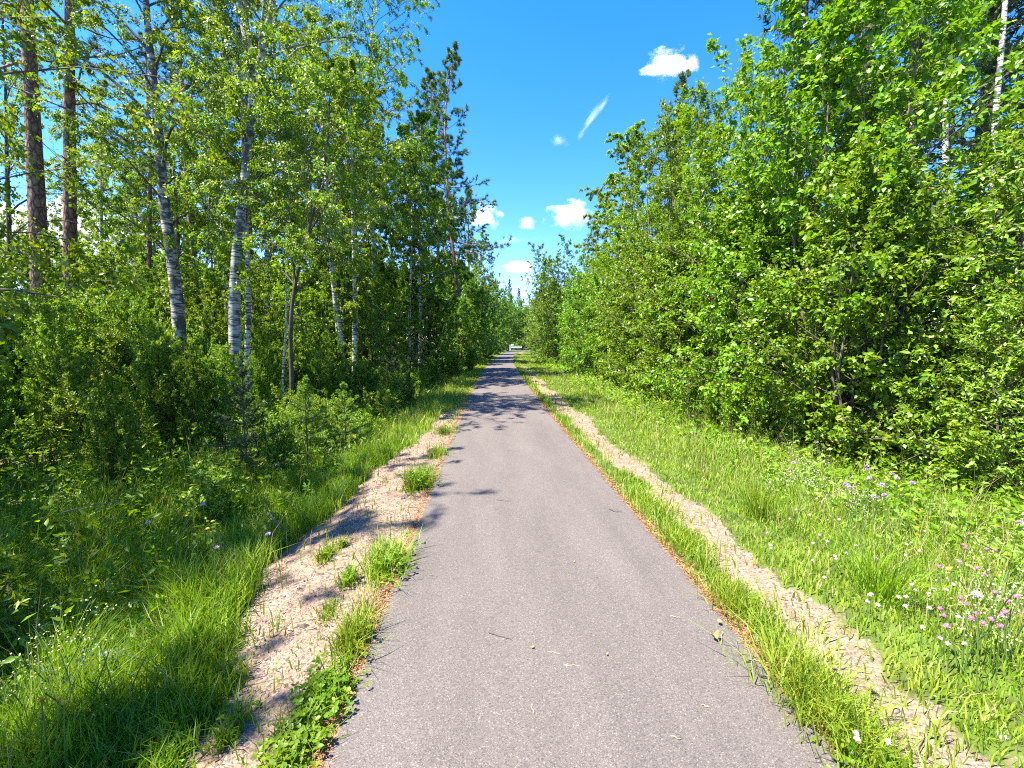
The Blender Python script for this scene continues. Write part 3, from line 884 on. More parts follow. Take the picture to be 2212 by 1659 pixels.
# birches
BIRCHES = [
    # pixels of the stem, distance, stem width px, height, crown start, crown reach, leaves, bark, label
    ([(380, 670), (372, 560), (345, 300), (335, 190), (318, 40)], 12, 29, 13.0, .30, 2.6, 20000, 'birch_rough', 'old birch with rough broken bark leaning left among the trunks'),
    ([(508, 760), (515, 480), (535, 300), (545, 190), (575, 60), (592, 0)], 11, 27, 12.8, .50, 2.5, 16000, 'birch_grey', 'big grey white birch with black ringed bark, leaning right and thickest of all'),
    ([(577, 720), (578, 300), (595, 70)], 19, 13, 16.5, .42, 2.4, 17000, 'birch_bark', 'tall slender white birch just right of the thickest birch'),
    ([(628, 765), (640, 600), (675, 470), (702, 330)], 10.2, 11, 7.4, .42, 2.3, 12000, 'dark_bark', 'thin dark crooked birch leaning right in front of the white stems'),
    ([(732, 705), (712, 500), (700, 330)], 17.5, 16, 13.5, .36, 2.6, 17000, 'birch_bark', 'bright white birch leaning left, behind the dark crooked stem'),
    ([(766, 730), (764, 500), (758, 300)], 17, 13, 11.6, .28, 2.4, 21000, 'birch_bark', 'birch with dense yellow green pointed crown and broken white stem'),
    ([(536, 755), (533, 560), (528, 400)], 12, 13, 10.5, .42, 2.2, 12000, 'birch_bark', 'twin birch stem close behind the thickest grey birch'),
    ([(612, 735), (620, 600), (626, 500)], 12, 5, 7.5, .6, 1.0, 2500, 'birch_bark', 'very thin pale birch pole just left of the dark crooked birch'),
    ([(907, 730), (906, 560), (908, 400)], 23, 7, 13.2, .22, 2.4, 22000, 'birch_bark', 'drooping birch with a full rounded crown beside the tall dark pine'),
    ([(812, 720), (795, 300), (806, 0)], 22, 11, 21, .36, 3.4, 36000, 'birch_bark', 'tallest birch, its airy crown hanging against the blue sky'),
    ([(490, 725), (483, 560), (480, 450)], 19, 9, 14, .38, 2.3, 13000, 'birch_bark', 'slim white birch on the shaded side of the thickest grey birch'),
    ([(440, 705), (447, 560), (452, 400)], 18, 7, 12, .4, 2.1, 10000, 'birch_grey', 'narrow pale birch stem slanting right beside the reddish pine'),
    ([(705, 730), (704, 560), (700, 420)], 21, 8, 14, .5, 1.9, 10000, 'birch_bark', 'thin speckled birch behind the bright white leaning birch'),
    ([(885, 700), (888, 560), (890, 420)], 22, 7, 11, .5, 1.6, 7000, 'birch_bark', 'short white stemmed birch standing in the dark gap by the drooping birch'),
    ([(222, 670), (222, 500), (220, 380)], 23, 10, 14, .34, 2.5, 13000, 'birch_grey', 'birch with a white ringed foot beside the pale sky gap'),
    ([(285, 690), (286, 540), (284, 430)], 21, 5, 9, .5, 1.3, 4000, 'birch_bark', 'small bright birch pole in front of the sunlit thicket'),
    ([(20, 700), (18, 400), (16, 250)], 15, 11, 13, .32, 2.4, 11000, 'dark_bark', 'dark birch behind hanging leaves, farthest left in the wood'),
]
for pix, dep, wpx, h, t0, Lm, nl, bark, lab in BIRCHES:
    f, S = trunk_line(pix, dep, h, w=.025, rng=rng)
    t = thing('birch_tree', lab, 'tree', f, group=G_LEFT)
    make_birch(rng, t, h, dia(wpx, dep), Lm * 1.08, t0, int(nl * 1.1), stem=S, bark=bark, limb_parts=6, n_limb=60 if h > 20 else 28, L=.064 + .0019 * dep)
    if 'thickest of all' in lab:                            # its fork
        a = at(545, 190, 11) - f
        F = smooth_line([a, at(536, 110, 11) - f, at(520, 20, 11) - f, at(505, -80, 11) - f], 10, rng, .02)
        Mesh().tubes(F, taper(dia(20, 11), 10, .4), 8).obj('limb', M[bark], t)

# tall pines at the end of the left row
for pix, dep, h, t0, Lm, lab in (
    ([(1000, 735), (968, 450), (960, 250), (976, 145)], 36, 24.6, .36, 4.0, 'tall dark pine with flat layered boughs reaching over the path'),
    ([(955, 730), (940, 400), (930, 200)], 38, 24, .5, 3.4, 'second tall pine, just behind the one with layered boughs'),
    ([(1015, 730), (1012, 560)], 52, 19.5, .2, 5.2, 'dense low pine with one long bough pointing at the white clouds'),
):
    f, S = trunk_line(pix, dep, h, w=.02, rng=rng)
    t = thing('pine_tree', lab, 'tree', f, group=G_LEFT)
    make_pine(rng, t, h, .2, Lm, t0, stem=S, n_limb=50, tufts=66, need=9, nl=.26, nw=.045, dead=5, limb_parts=8, layered=True)

# trees whose stems stand outside the view; their boughs and shade reach in
for (x, y, h, r0, Lm, nl, Lf, lab) in (
    (-6.8, 4.6, 7.6, .055, 3.9, 36000, .060, 'birch at the left edge whose dark leaves hang across the view from above'),
    (-9.4, 6.4, 8.0, .07, 3.6, 24000, .066, 'shady birch at the left edge, leaves in front of the stout pine'),
):
    t = thing('birch_tree', lab, 'tree', (x, y, gz(x, y)))
    make_birch(rng, t, h, r0, Lm, .12, nl, fine=False, L=Lf, n_limb=30, limb_parts=8, bark='dark_bark', weep=.4)
for (x, y, h, Lm) in ((-6.9, -.3, 8.6, 2.7), (-8.1, 2.4, 10.4, 2.7)):
    t = thing('alder_tree', 'leafy tree beside the left edge shading the bank', 'tree', (x, y, gz(x, y)), group='shade trees beside the left edge')
    make_alder(rng, t, h, Lm * .8, 11000, L=.12, n_stem=3, bark='dark_bark', low=.25)

# ------------------------------------------------------------------ trees of the deeper wood: a few kinds, copied
PROTO = {}
def proto(name, fn, *a, **k):
    r = thing(name, 'x', 'tree')
    fn(np.random.default_rng(17 + sum(map(len, PROTO.values()))), r, *a, **k)
    PROTO.setdefault(name, []).append(r)
    return r
pb = [proto('birch_tree', make_birch, 14, .085, 2.5, .26, 17000, L=.14), proto('birch_tree', make_birch, 13, .075, 2.3, .3, 15000, L=.14, bark='birch_grey')]
pu = [proto('alder_tree', make_alder, 9.0, 2.6, 19000, L=.17, n_stem=4, bark='dark_bark', mat='shrub_light', n_limb=18, fine='tri')]
pd = [proto('alder_tree', make_alder, 8.5, 2.5, 24000, L=.16, n_stem=4, bark='dark_bark', fine='tri')]
pa = [proto('alder_bush', make_alder, 6.0, 2.2, 26000, L=.105, n_stem=6, bark='alder_bark', n_limb=20), proto('alder_bush', make_alder, 5.2, 2.1, 24000, L=.10, n_stem=6, mat='willow', width=.42, bark='alder_bark', n_limb=20)]
pp = [proto('pine_tree', make_pine, 17, .15, 2.8, .5, nl=.24, nw=.035, n_limb=40, tufts=22, need=12)]
ps = [proto('spruce_tree', make_spruce, 15, .17, 3.0, nl=.17, nw=.045, n_limb=80, per=10, need=18)]
first = set()


def plant(protos, k, x, y, sc, label, group, rz):
    r = protos[k % len(protos)]
    loc = (x, y, gz(x, y))
    if r.name not in first:
        first.add(r.name)
        r.location, r.rotation_euler, r.scale = loc, (0, 0, rz), (sc,) * 3
        r['label'] = label
        if group:
            r['group'] = group
        return r
    return copy_thing(r, loc, rz, sc, label, group)


rng = np.random.default_rng(23)
GW = 'slender trees deep in the wood behind the big birches'
k = 0
for px, dep, kind in ((245, 27, 'b'), (300, 26, 'b'), (350, 25, 'b'), (395, 22, 'p'), (405, 26, 'b'), (462, 24, 'b'), (475, 30, 'p'), (552, 22, 'p'), (560, 28, 'b'), (600, 30, 'b'), (645, 24, 'p'), (660, 26, 'b'),
                      (680, 31, 'b'), (740, 25, 'b'), (780, 30, 'p'), (800, 27, 'b'), (850, 28, 'b'), (868, 34, 'b'), (900, 30, 'p'), (925, 30, 'b'), (945, 34, 'b'), (975, 40, 'b'), (820, 38, 'b'), (720, 40, 'b'), (620, 42, 'p'), (520, 38, 'b'), (440, 40, 'b'), (380, 36, 'b'), (330, 44, 'b'), (280, 40, 'p')):
    dep = min((25.5, 37.0), key=lambda q: abs(q - dep)) + .8 * math.sin(px) if px > 700 else dep
    p = at(px, 742, dep)
    pr = pb if kind == 'b' else pp
    plant(pr, k, p[0], p[1], rng.uniform(.85, 1.12), 'slender pale birch deep in the wood behind the big birches' if kind == 'b' else 'dark slim pine deep in the wood behind the big birches', GW + (' (birch)' if kind == 'b' else ' (pine)'), rng.uniform(0, 6))
    k += 1
GL = 'leafy understorey trees closing the view between the left trunks'
for px, dep, sc in ((330, 30, .7), (380, 29, .62), (430, 31, .75), (480, 27, .6), (520, 30, .75), (575, 27, .62), (610, 32, .8), (660, 28, .65), (700, 31, .75), (745, 28, .7), (790, 26, .6), (830, 30, .75), (870, 27, .65), (915, 31, .75), (950, 28, .6), (970, 36, .8),
                    (350, 42, 1.0), (420, 45, 1.0), (490, 42, 1.0), (560, 45, 1.1), (630, 42, 1.0), (700, 46, 1.1), (770, 42, 1.1), (840, 46, 1.1), (910, 44, 1.1), (965, 50, 1.2), (1000, 58, 1.2), (1025, 68, 1.2), (1045, 82, 1.2), (1060, 98, 1.3)):
    dep = min((26.0, 37.0, 50.0, 66.0, 90.0), key=lambda q: abs(q - dep)) + .8 * math.sin(px) if px > 700 else dep
    p = at(px, 742, dep)
    plant(pu, k, p[0], p[1], sc * rng.uniform(.92, 1.08), 'light green understorey tree ' + (wh := ('nearer row' if dep < 34 else 'back row') + (' behind the thick birch' if px < 600 else ' behind the slim white birches' if px < 860 else ' under the tall pines')), 'understorey trees ' + wh, rng.uniform(0, 6)); k += 1
for px, dep, sc in ((250, 15.5, .50), (300, 17, .58), (350, 16, .5), (415, 15, .46), (465, 16.5, .55), (560, 16, .5), (655, 15.5, .46), (690, 19, .6), (790, 18, .55), (840, 21, .6), (130, 17, .6), (60, 16, .62), (195, 19, .66)):
    p = at(px, 742, dep)
    plant(pu, k, p[0], p[1], sc, 'low light green sapling tree among the ' + (wh := 'pine trunks' if px < 260 else 'birch trunks near the thick birch' if px < 600 else 'slim white birch trunks'), 'sapling trees among the ' + wh, rng.uniform(0, 6)); k += 1
GF = 'far tree line across the open ground at the left'
for px in range(-60, 330, 34):
    p = at(px, 742, 66 + rng.uniform(-6, 10))
    plant(pd, k, p[0], p[1], rng.uniform(.85, 1.3), 'far green tree of the line across the open ground at the left', GF, rng.uniform(0, 6)); k += 1
# leafy edge of the wood, left, getting smaller with distance
for px, dep, sc, pr, lab in ((1018, 42, 1.0, pd, 'round leafy alder standing out from the left row by the far path'), (1064, 84, .9, pd, 'small leafy alder beyond the round one, left of the far path'),
                             (985, 34, .75, pd, 'shaded leafy alder under the tall layered pine'), (1000, 48, 1.2, pd, 'leafy alder behind the tall pines at the end of the row'),
                             (1084, 132, 2.1, pd, 'pale weeping birch over the far end of the path'), (1034, 98, 1.9, pb, 'birch left of the pale weeping one, far along the path'), (1048, 66, 1.5, pd, 'tall leafy tree behind the far left alders'),
                             (1114, 122, 1.55, pd, 'dark tree straight behind the barrier'), (1130, 128, 1.6, pd, 'tree closing the view to the right of the barrier'), (1096, 116, 1.7, pd, 'tree closing the view to the left of the barrier'), (1145, 116, 1.5, pd, 'leafy tree right of the barrier at the bend'), (1100, 150, 1.6, ps, 'spruce far behind the barrier'), (1120, 160, 1.5, ps, 'farthest spruce, in line with the path')):
    p = at(px, 742, dep)
    plant(pr, k, p[0], p[1], sc, lab, None, rng.uniform(0, 6)); k += 1

# ------------------------------------------------------------------ right side: the wall of alder and willow, spruces and birches behind
rng = np.random.default_rng(31)
RIGHT = [
    # x, y, height, reach, leaves, leaf length, stems, fine, leaf, label
    (8.0, 5.3, 5.6, 2.6, 36000, .09, 6, False, 'willow', 'light green willow thicket with pale forked stems, nearest on the right'),
    (6.9, 8.2, 8.4, 2.7, 44000, .10, 6, False, 'alder', 'big glossy alder on the right, reaching past the top of the view'),
    (6.9, 11.6, 9.2, 2.7, 36000, .11, 5, 'tri', 'alder_light', 'broad alder with rounded leaves, second along the right side'),
    (7.0, 15.5, 9.5, 2.7, 32000, .12, 5, 'tri', 'alder', 'alder whose sloping top meets the sky under the small high cloud'),
    (7.3, 20.5, 8.3, 2.5, 24000, .135, 5, 'tri', 'alder_light', 'medium alder behind the sloping one on the right'),
    (7.9, 27, 8.0, 2.6, 20000, .15, 4, 'tri', 'alder', 'low spreading alder midway along the right side'),
    (8.8, 35, 8.4, 2.8, 18000, .17, 4, 'tri', 'alder', 'rounded alder in front of the far pointed bush'),
]
for x, y, h, Lm, nl, Lf, ns, fine, mat, lab in RIGHT:
    t = thing('willow_tree' if mat == 'willow' else 'alder_tree', lab, 'tree', (x, y, gz(x, y)))
    make_alder(rng, t, h, Lm, nl, L=Lf, n_limb=22, n_stem=ns, fine=fine, mat=mat, bark='willow_bark' if mat == 'willow' else 'alder_bark', width=.45 if mat == 'willow' else .68, limb_parts=8)
t = thing('alder_tree', 'pointed bright green alder standing alone on the right of the far path', 'tree', (7.3, 45, gz(7.3, 45)))
make_alder(rng, t, 12.2, 3.1, 22000, L=.2, fine='tri', n_limb=22, n_stem=5, limb_parts=4)
for px, dep, sc, pr, lab in ((1178, 58, 1.2, pd, 'tree with a drooping edge just left of the pointed alder'), (1188, 76, 1.6, pd, 'tall tree behind the drooping one, at the sky notch'),
                             (1250, 42, 1.0, pd, 'alder between the pointed clump and the rounded alder'), (1176, 92, 1.5, pd, 'far leafy tree on the right near the barrier'),
                             (1340, 30, 1.12, pb, 'bluish birch standing above the right hand alders'), (1370, 27, 1.15, pb, 'tall birch beside the bluish one over the alders'), (1298, 38, 1.15, pb, 'far birch above the rounded alder'),
                             (1270, 52, .92, pp, 'far pine poking up behind the rounded alder'), (1445, 26, 1.0, pp, 'pine with tufted side boughs over the sloping alder'), (1490, 24, 1.12, pb, 'slim aspen top beside the small high cloud'),
                             (1450, 29, 1.16, ps, 'narrow spruce tip rising behind the tufted pine'), (1700, 17, 1.3, ps, 'dark spruce at the top of the view on the right'),
                             (1930, 14, 1.65, ps, 'black green spruce behind the big glossy alder'), (2170, 11.5, 1.5, ps, 'brownish spruce at the right edge behind the willow'), (2070, 16, 1.8, ps, 'spruce between the two dark ones on the right'), (1830, 19, 1.8, ps, 'spruce hidden behind the second alder'),
                             (1800, 22, 1.2, pp, 'pine behind the dark spruces on the right'), (2260, 14, 1.7, ps, 'spruce past the right edge behind the brownish one'), (2120, 13.5, .6, pd, 'leafy tree filling the gap behind the willow thicket'),
                             (1850, 13.5, .65, pd, 'leafy tree behind the big glossy alder')):
    p = at(px, 742, dep)
    plant(pr, k, p[0], p[1], sc, lab, None, rng.uniform(0, 6)); k += 1
foot = on_ground(1950, 985); foot[2] = gz(foot[0], foot[1])
t = thing('willow_tree', 'slender willow with a bare pale stem forking in front of the big alder', 'tree', foot)
q = lambda px, py: at(px, py, foot[1]) - foot
S1 = smooth_line([(0, 0, -.1), q(1942, 800), q(1934, 700), q(1915, 540), q(1872, 330), q(1868, 180)], 18, rng, .012)
S2 = smooth_line([q(1916, 560), q(1908, 450), q(1925, 330), q(1960, 210)], 12, rng, .012)
grow_broadleaf(t, rng, [(S1, .034, 22, .32), (S2, .02, 12, .2)], dict(len=lambda t: 1.15 - .5 * t, el0=.3, el1=1.0, curve=.2, per=5, ratio=.42, gravity=.05, spread=.85, fines=2), M['willow'], M['willow_bark'], M['willow_bark'], 5200, .085, .42, hang=.1, limb_parts=8)
GB = 'bushes filling the gaps between the right hand alders'
for y, off, sc in ((3.6, 7.0, .6), (4.6, 6.1, .55), (6.6, 5.6, .75), (6.4, 7.9, .7), (9.7, 5.7, .85), (9.9, 8.0, .9), (13.4, 5.7, .85), (13.8, 8.2, 1.25), (17.8, 5.9, .9), (18, 8.2, 1.3), (23.5, 6.0, 1.0), (24, 8.4, 1.3), (31, 6.1, 1.05), (31, 9.0, 1.3), (39, 6.3, 1.15), (38, 9.3, 1.3), (47, 6.6, 1.2), (57, 5.8, 1.2), (70, 7.2, 1.2), (85, 7.6, 1.2)):
    plant(pa, k, float(path_x(y)) + off, y, sc, 'leafy green bush ' + (wh := 'beside the willow thicket' if y < 5.5 else 'between the willow and the big glossy alder' if y < 8 else 'between the two nearest alders' if y < 12 else 'beside the alder with the sloping top' if y < 20 else 'between the mid distance alders' if y < 36 else 'near the pointed alder' if y < 60 else 'close to the barrier'), 'gap bushes ' + wh, rng.uniform(0, 6)); k += 1
for pix, dep, wpx, h, lab in (([(2050, 640), (2042, 300), (2048, 0)], 10.5, 15, 17.5, 'white birch trunk showing through the willow leaves'), ([(2140, 720), (2142, 500), (2150, 300)], 9.3, 16, 16, 'birch trunk with peeling bark at the right edge')):
    f, S = trunk_line(pix, dep, h, w=.02, rng=rng)
    t = thing('birch_tree', lab, 'tree', f)
    make_birch(rng, t, h, dia(wpx, dep), 1.9, .74, 6000, stem=S, limb_parts=5, n_limb=16, L=.07)

# ------------------------------------------------------------------ undergrowth left: shrubs, saplings
rng = np.random.default_rng(47)
SH = []
for i, (h, n, L, W, mat, lab) in enumerate(((1.0, 4200, .050, .6, 'shrub', ''), (1.0, 3800, .055, .5, 'shrub_light', ''), (1.0, 4200, .045, .7, 'shrub_light', ''), (1.0, 3600, .06, .42, 'shrub', ''), (1.0, 4000, .05, .66, 'shrub_light', ''), (2.2, 15000, .066, .66, 'shrub_light', ''), (2.2, 15000, .07, .5, 'shrub', ''), (2.2, 15000, .06, .7, 'shrub_light', ''))):
    r = thing('shrub', 'x', 'shrub')
    make_shrub(np.random.default_rng(60 + i), r, h, n, L=L, W=W, mat=mat, spread=.55 if h < 2 else .42, n_stem=9 if h < 2 else 14, fine='tri' if h > 2 else False)
    SH.append(r)
used = set()


def shrub(i, x, y, sc, label, group=None):
    if sc[2] > 1.35:
        r = SH[5 + i % 3]; sc = tuple(q_ / 2.2 for q_ in (sc[0] * 1.15, sc[1] * 1.15, sc[2]))
    else:
        r = SH[i % 5]
    loc, rz = (x, y, gz(x, y)), rng.uniform(0, 6.28)
    if r.name not in used:
        used.add(r.name)
        r.location, r.rotation_euler, r.scale = loc, (0, 0, rz), sc
        r['label'] = label
        if group:
            r['group'] = group
        return r
    return copy_thing(r, loc, rz, sc, label, group)


GS = 'leafy shrubs of the undergrowth left of the path'
NAMED = [   # px, depth, height, width, kind, label
    (790, 13.5, 1.55, 1.3, 1, 'rounded light green shrub by the bend of the sunny grass'),
    (870, 17, 1.4, 1.2, 0, 'loose shrub right of the rounded light green one'),
    (930, 20, 1.5, 1.3, 4, 'small light shrub left of the low bright bushes by the path'),
    (980, 23, 1.5, 1.6, 2, 'low bright bush near the path before the row of alders'),
    (1015, 27, 1.5, 1.7, 2, 'second low bright bush, closest to the path edge'),
    (660, 8.6, 1.15, 1.0, 3, 'grey green willow bush at the top of the gravel bank'),
    (590, 7.0, 1.2, .8, 3, 'willow shoots with narrow leaves left of the grey green bush'),
    (560, 10.8, 1.75, .8, 4, 'bright oak sapling in front of the thickest birch'),
    (330, 12.5, 2.2, 2.0, 1, 'sunlit yellow green thicket under the slim pine'),
    (180, 10.5, 2.2, 1.6, 4, 'sunlit light thicket right of the flaky pine foot'),
    (60, 9.5, 2.4, 1.7, 4, 'sunlit light thicket at the left edge under the stout pine'),
    (240, 12.0, 2.1, 1.6, 1, 'sunlit light thicket between the flaky pine and the old birch'),
]
for px, dep, h, w, i, lab in NAMED:
    p = at(px, 742, dep)
    shrub(i, p[0], p[1], (w, w, h), lab)
n = 0
tries = 0
while n < 120 and tries < 4000:
    tries += 1
    y = 2.4 + 30 * rng.random() ** 1.7
    u = -rng.uniform(3.3, 13.0)
    x = float(path_x(y)) + u
    px = 1050 + x / y * F_PX
    if px < -120:
        continue
    if 540 < px < 1000 and y < 12.5:
        continue
    hh = np.interp(-u, [2.6, 4, 6, 9, 13], [.85, 1.4, 2.15, 2.9, 3.2]) * rng.uniform(.75, 1.1)
    if y < 6:
        hh *= .85
    w = rng.uniform(.75, 1.15) * (.5 + .4 * hh)
    where = 'on the near left bank' if y < 5.5 else 'under the two stout pines' if px < 290 else 'at the feet of the rough and the thick birch' if px < 560 else 'below the slim white birches' if px < 800 else 'in the shaded row under the drooping birches'
    shrub(n, x, y, (w, w, hh), 'leafy green undergrowth shrub ' + where, 'undergrowth shrubs ' + where)
    n += 1
# shrub hem under the alders on the right
n = 0
GR = 'low leafy shrubs along the foot of the right hand alders'
for y in np.concatenate([np.arange(4.2, 14, .62), np.arange(14, 44, 1.6)]):
    u = np.interp(y, [4, 6, 9, 20, 45], [6.0, 4.9, 4.8, 5.0, 5.2]) + rng.uniform(-.15, .6)
    hh = rng.uniform(.8, 1.5); w = rng.uniform(.8, 1.2)
    where = 'in front of the willow thicket' if y < 6.6 else 'at the foot of the big glossy alder' if y < 9.8 else 'at the foot of the broad light alder' if y < 14 else 'below the alder with the sloping top' if y < 20 else 'along the far foot of the right hand alders'
    shrub(n, float(path_x(y)) + u, y, (w, w, hh), 'low leafy shrub ' + where, 'low shrubs ' + where); n += 1

for q_, (px, dep, h) in enumerate(((690, 9.6, .95), (735, 10.4, 1.0), (770, 9.4, .75), (815, 11.2, .95), (845, 12.4, 1.0), (620, 9.2, 1.2), (600, 8.0, 1.0), (700, 8.2, .7), (880, 14.5, 1.1), (905, 16.5, 1.1))):
    p = at(px, 742, dep)
    shrub((1, 4, 2)[q_ % 3], p[0], p[1], (.8, .8, h), 'low sunlit bush around the two young spruces', 'low sunlit bushes around the young spruces')
for px, dep, h, lab in ((652, 7.6, 1.62, 'young spruce sapling with a bright upright leader, left of its pair'), (738, 8.0, 1.42, 'young spruce sapling with several candle shoots, right of its pair')):
    p = at(px, 742, dep)
    t = thing('spruce_sapling', lab, 'sapling', (p[0], p[1], gz(p[0], p[1])))
    make_young_spruce(np.random.default_rng(int(px)), t, h - gz(p[0], p[1]) * .0)
for px, dep, h, lab in ((515, 6.6, 1.75, 'dark young spruce standing in front of the thickest birch'), (845, 15, 2.3, 'dark spruce sapling in the shade below the drooping birch'), (900, 17, 2.2, 'second dark spruce sapling in the shade, nearer the path')):
    p = at(px, 742, dep)
    t = thing('spruce_sapling', lab, 'sapling', (p[0], p[1], gz(p[0], p[1])))
    make_young_spruce(np.random.default_rng(int(px)), t, h, mat='spruce')


# fern and rowan: fronds with leaflets
def frond(m, rng, base, az, L, rise, mat=0, leaflet=.10, pairs=13):
    t = np.linspace(0, 1, pairs + 3)
    d = np.array((math.cos(az), math.sin(az), 0))
    P = base + d * (L * t * .8)[:, None] + np.array((0, 0, 1)) * (rise * (t * 1.6 - 1.25 * t * t))[:, None]
    m.tubes(P, np.linspace(.004, .0012, len(P)), 3, mat, .35)
    T = unit(np.gradient(P, axis=0))
    s = unit(np.cross(T, (0, 0, 1.0)))
    k = np.arange(2, len(P))
    for sg in (-1, 1):
        ll = leaflet * np.sin(PI * np.clip(t[k] * .9 + .08, 0, 1)) ** .8
        m.leaves(P[k], s[k] * sg + T[k] * .45, np.cross(s[k], T[k]) + rng.normal(0, .15, (len(k), 3)), ll, ll * .32, mat, np.clip(rng.normal(.55, .15, len(k)), 0, 1))


for px, py, n, L, lab, nm, mat in ((2150, 1110, 7, .75, 'feathery fern with arching fronds at the foot of the willow thicket', 'fern', 'fern'), (860, 1120, 5, .5, 'dark rowan sapling with feather leaves in the left undergrowth', 'rowan_sapling', 'shrub')):
    p = on_ground(px if px > 1100 else 470, py if px > 1100 else 900)
    t = thing(nm, lab, 'fern' if nm == 'fern' else 'sapling', (p[0], p[1], gz(p[0], p[1])))
    z0 = 0.0 if nm == 'fern' else .7
    if z0:
        Mesh().tubes(smooth_line([(0, 0, -.1), (.02, .03, .5), (0, .05, .95)], 6), taper(.012, 6), 5).obj('stem', M['twig'], t)
    for q in range(n):
        m = Mesh()
        frond(m, rng, np.array((0, 0, .02 + z0 * (.7 + .06 * q))), q * 2.4 + .4, L * rng.uniform(.8, 1.1), L * .75, 0, .16 * L / .75)
        m.obj('frond', M[mat], t)

# ------------------------------------------------------------------ herb layer and grasses (nobody could count them)
rng = np.random.default_rng(71)


def scatter(n, u0, u1, y0, y1, dens=None):
    y = y0 * (y1 / y0) ** rng.random(n * 2)
    u = rng.uniform(u0, u1, n * 2)
    if dens is not None:
        keep = rng.random(n * 2) < dens(u, y)
        u, y = u[keep], y[keep]
    x = path_x(y) + u
    px = 1050 + x / y * F_PX
    ok = (px > -260) & (px < 2480)
    u, y, x = u[ok][:n], y[ok][:n], x[ok][:n]
    return u, y, np.stack([x, y, ground_z(u, y)], 1)


def herbs(name, n, u0, u1, y0, y1, hmax, mat, L, label, dens=None, W=.45):
    u, y, p = scatter(n, u0, u1, y0, y1, dens)
    m = Mesh()
    N = len(p); k = 7
    h = hmax(u) * rng.uniform(.35, 1.0, N)
    lean = rng.normal(0, .16, (N, 2)) * h[:, None]
    q = np.repeat(p, k, 0)
    s = rng.uniform(.2, 1, N * k)
    q = q + np.concatenate([np.repeat(lean, k, 0) * s[:, None], (np.repeat(h, k) * s)[:, None]], 1)
    a = rng.uniform(0, 2 * PI, N * k)
    d = np.stack([np.cos(a), np.sin(a), rng.normal(.45, .5, N * k)], 1)
    yy = np.repeat(y, k)
    ll = L * (1 + yy / 14) * rng.uniform(.6, 1.3, N * k)
    var = np.clip(np.repeat(rng.normal(.5, .18, N), k) + rng.normal(0, .12, N * k), 0, 1)
    m.leaves(q, d, np.array((0, 0, .8)) + rng.normal(0, .7, (N * k, 3)), ll, ll * W, 0, var, curl=.2)
    m.blades(p, h, lean, .004 * (1 + y / 6), 0, .4, rng)
    return m.obj(name, M[mat], kind='stuff', label=label)


herbs('undergrowth', 7800, -14, -2.5, 1.6, 34, lambda u: np.interp(-u, [2.4, 3.2, 6, 12], [.25, .6, .95, 1.1]), 'shrub', .056, 'dense leafy herbs covering the bank and wood floor left of the path')
herbs('verge_herbs', 5000, 3.1, 8.5, 2.0, 40, lambda u: np.interp(u, [3, 3.8, 5, 9], [.18, .42, .7, .8]), 'shrub_light', .062, 'leafy herbs at the foot of the right hand bushes', dens=lambda u, y: np.clip((u - 3.0) / 1.2, .15, 1))


def grass(name, n, u0, u1, y0, y1, hfun, mat, label, dens=None, w=.0055, lean=.35, straw=.0):
    u, y, p = scatter(n, u0, u1, y0, y1, dens)
    N = len(p)
    cl = .5 + .3 * np.sin(p[:, 0] * 3.1 + np.sin(p[:, 1] * 2.2) * 2) * np.sin(p[:, 1] * 2.6) + .2 * np.sin(p[:, 0] * 9 + p[:, 1] * 7)
    h = hfun(u, y) * rng.uniform(.45, 1.15, N) * (.7 + .6 * cl)
    ln = rng.normal(0, lean, (N, 2)) * h[:, None]
    var = np.clip(.3 + .4 * cl + rng.normal(0, .17, N), 0, 1)
    m = Mesh()
    mi = (rng.random(N) < straw).astype(int)
    for k in (0, 1):
        s = mi == k
        if s.any():
            m.blades(p[s], h[s], ln[s], w * (1 + y[s] / 7) * rng.uniform(.7, 1.4, s.sum()), k, var[s], rng)
    return m.obj(name, [M[mat], M['straw']], kind='stuff', label=label)


def on_verge(u, y):
    return np.clip(1.02 - 1.15 * gravel_amount(u, y), .0, 1) ** 1.6


def patchy(u, y):
    x = np.sin(y * 2.1 + np.sin(y * .7) * 2) * .5 + .5
    return on_verge(u, y) * np.where((u > 1.0) & (u < 1.42), .4 + .6 * x, 1) + .07


grass('verge_grass', 94000, 1.07, 5.4, 1.15, 70, lambda u, y: np.interp(u, [1.05, 1.2, 1.45, 2.0, 2.6, 3.4, 4.5, 6], [.09, .17, .13, .055, .10, .20, .38, .45]), 'grass', 'sunny green grass of the right verge', dens=patchy, straw=.05)
grass('bank_grass', 52000, -5.0, -1.35, 1.15, 7.5, lambda u, y: np.interp(-u, [1.3, 1.7, 2.2, 3.0, 5.0], [.09, .16, .30, .42, .6]) * np.interp(y, [0, 4, 8, 14, 30], [1, .95, .75, .6, .55]), 'tallgrass', 'fine tall grass on the left bank', dens=lambda u, y: on_verge(u, y) + .01, straw=.03)
grass('bank_grass', 26000, -4.2, -1.2, 7.2, 70, lambda u, y: np.interp(-u, [1.2, 1.7, 2.4, 4.2], [.10, .18, .34, .5]), 'grass', 'sunny yellow green grass of the left verge farther on', dens=lambda u, y: on_verge(u, y) + .01, straw=.06)
grass('edge_grass', 5200, -1.35, -1.04, 6.5, 60, lambda u, y: .08 + 0 * u, 'grass', 'short grass along the far left edge of the path', dens=lambda u, y: np.clip((y - 8) / 10, 0, 1) + .06, straw=.15)
grass('edge_grass', 1500, -2.1, -1.06, 1.2, 12, lambda u, y: .05 + .05 * vnoise(u * 5, y * 3), 'tallgrass', 'stray grass blades and dry stalks on the left gravel', dens=lambda u, y: np.clip(2.4 * vnoise(u * 2.3 + 9, y * 1.9) - 1.1, .05, 1), straw=.35, w=.004)
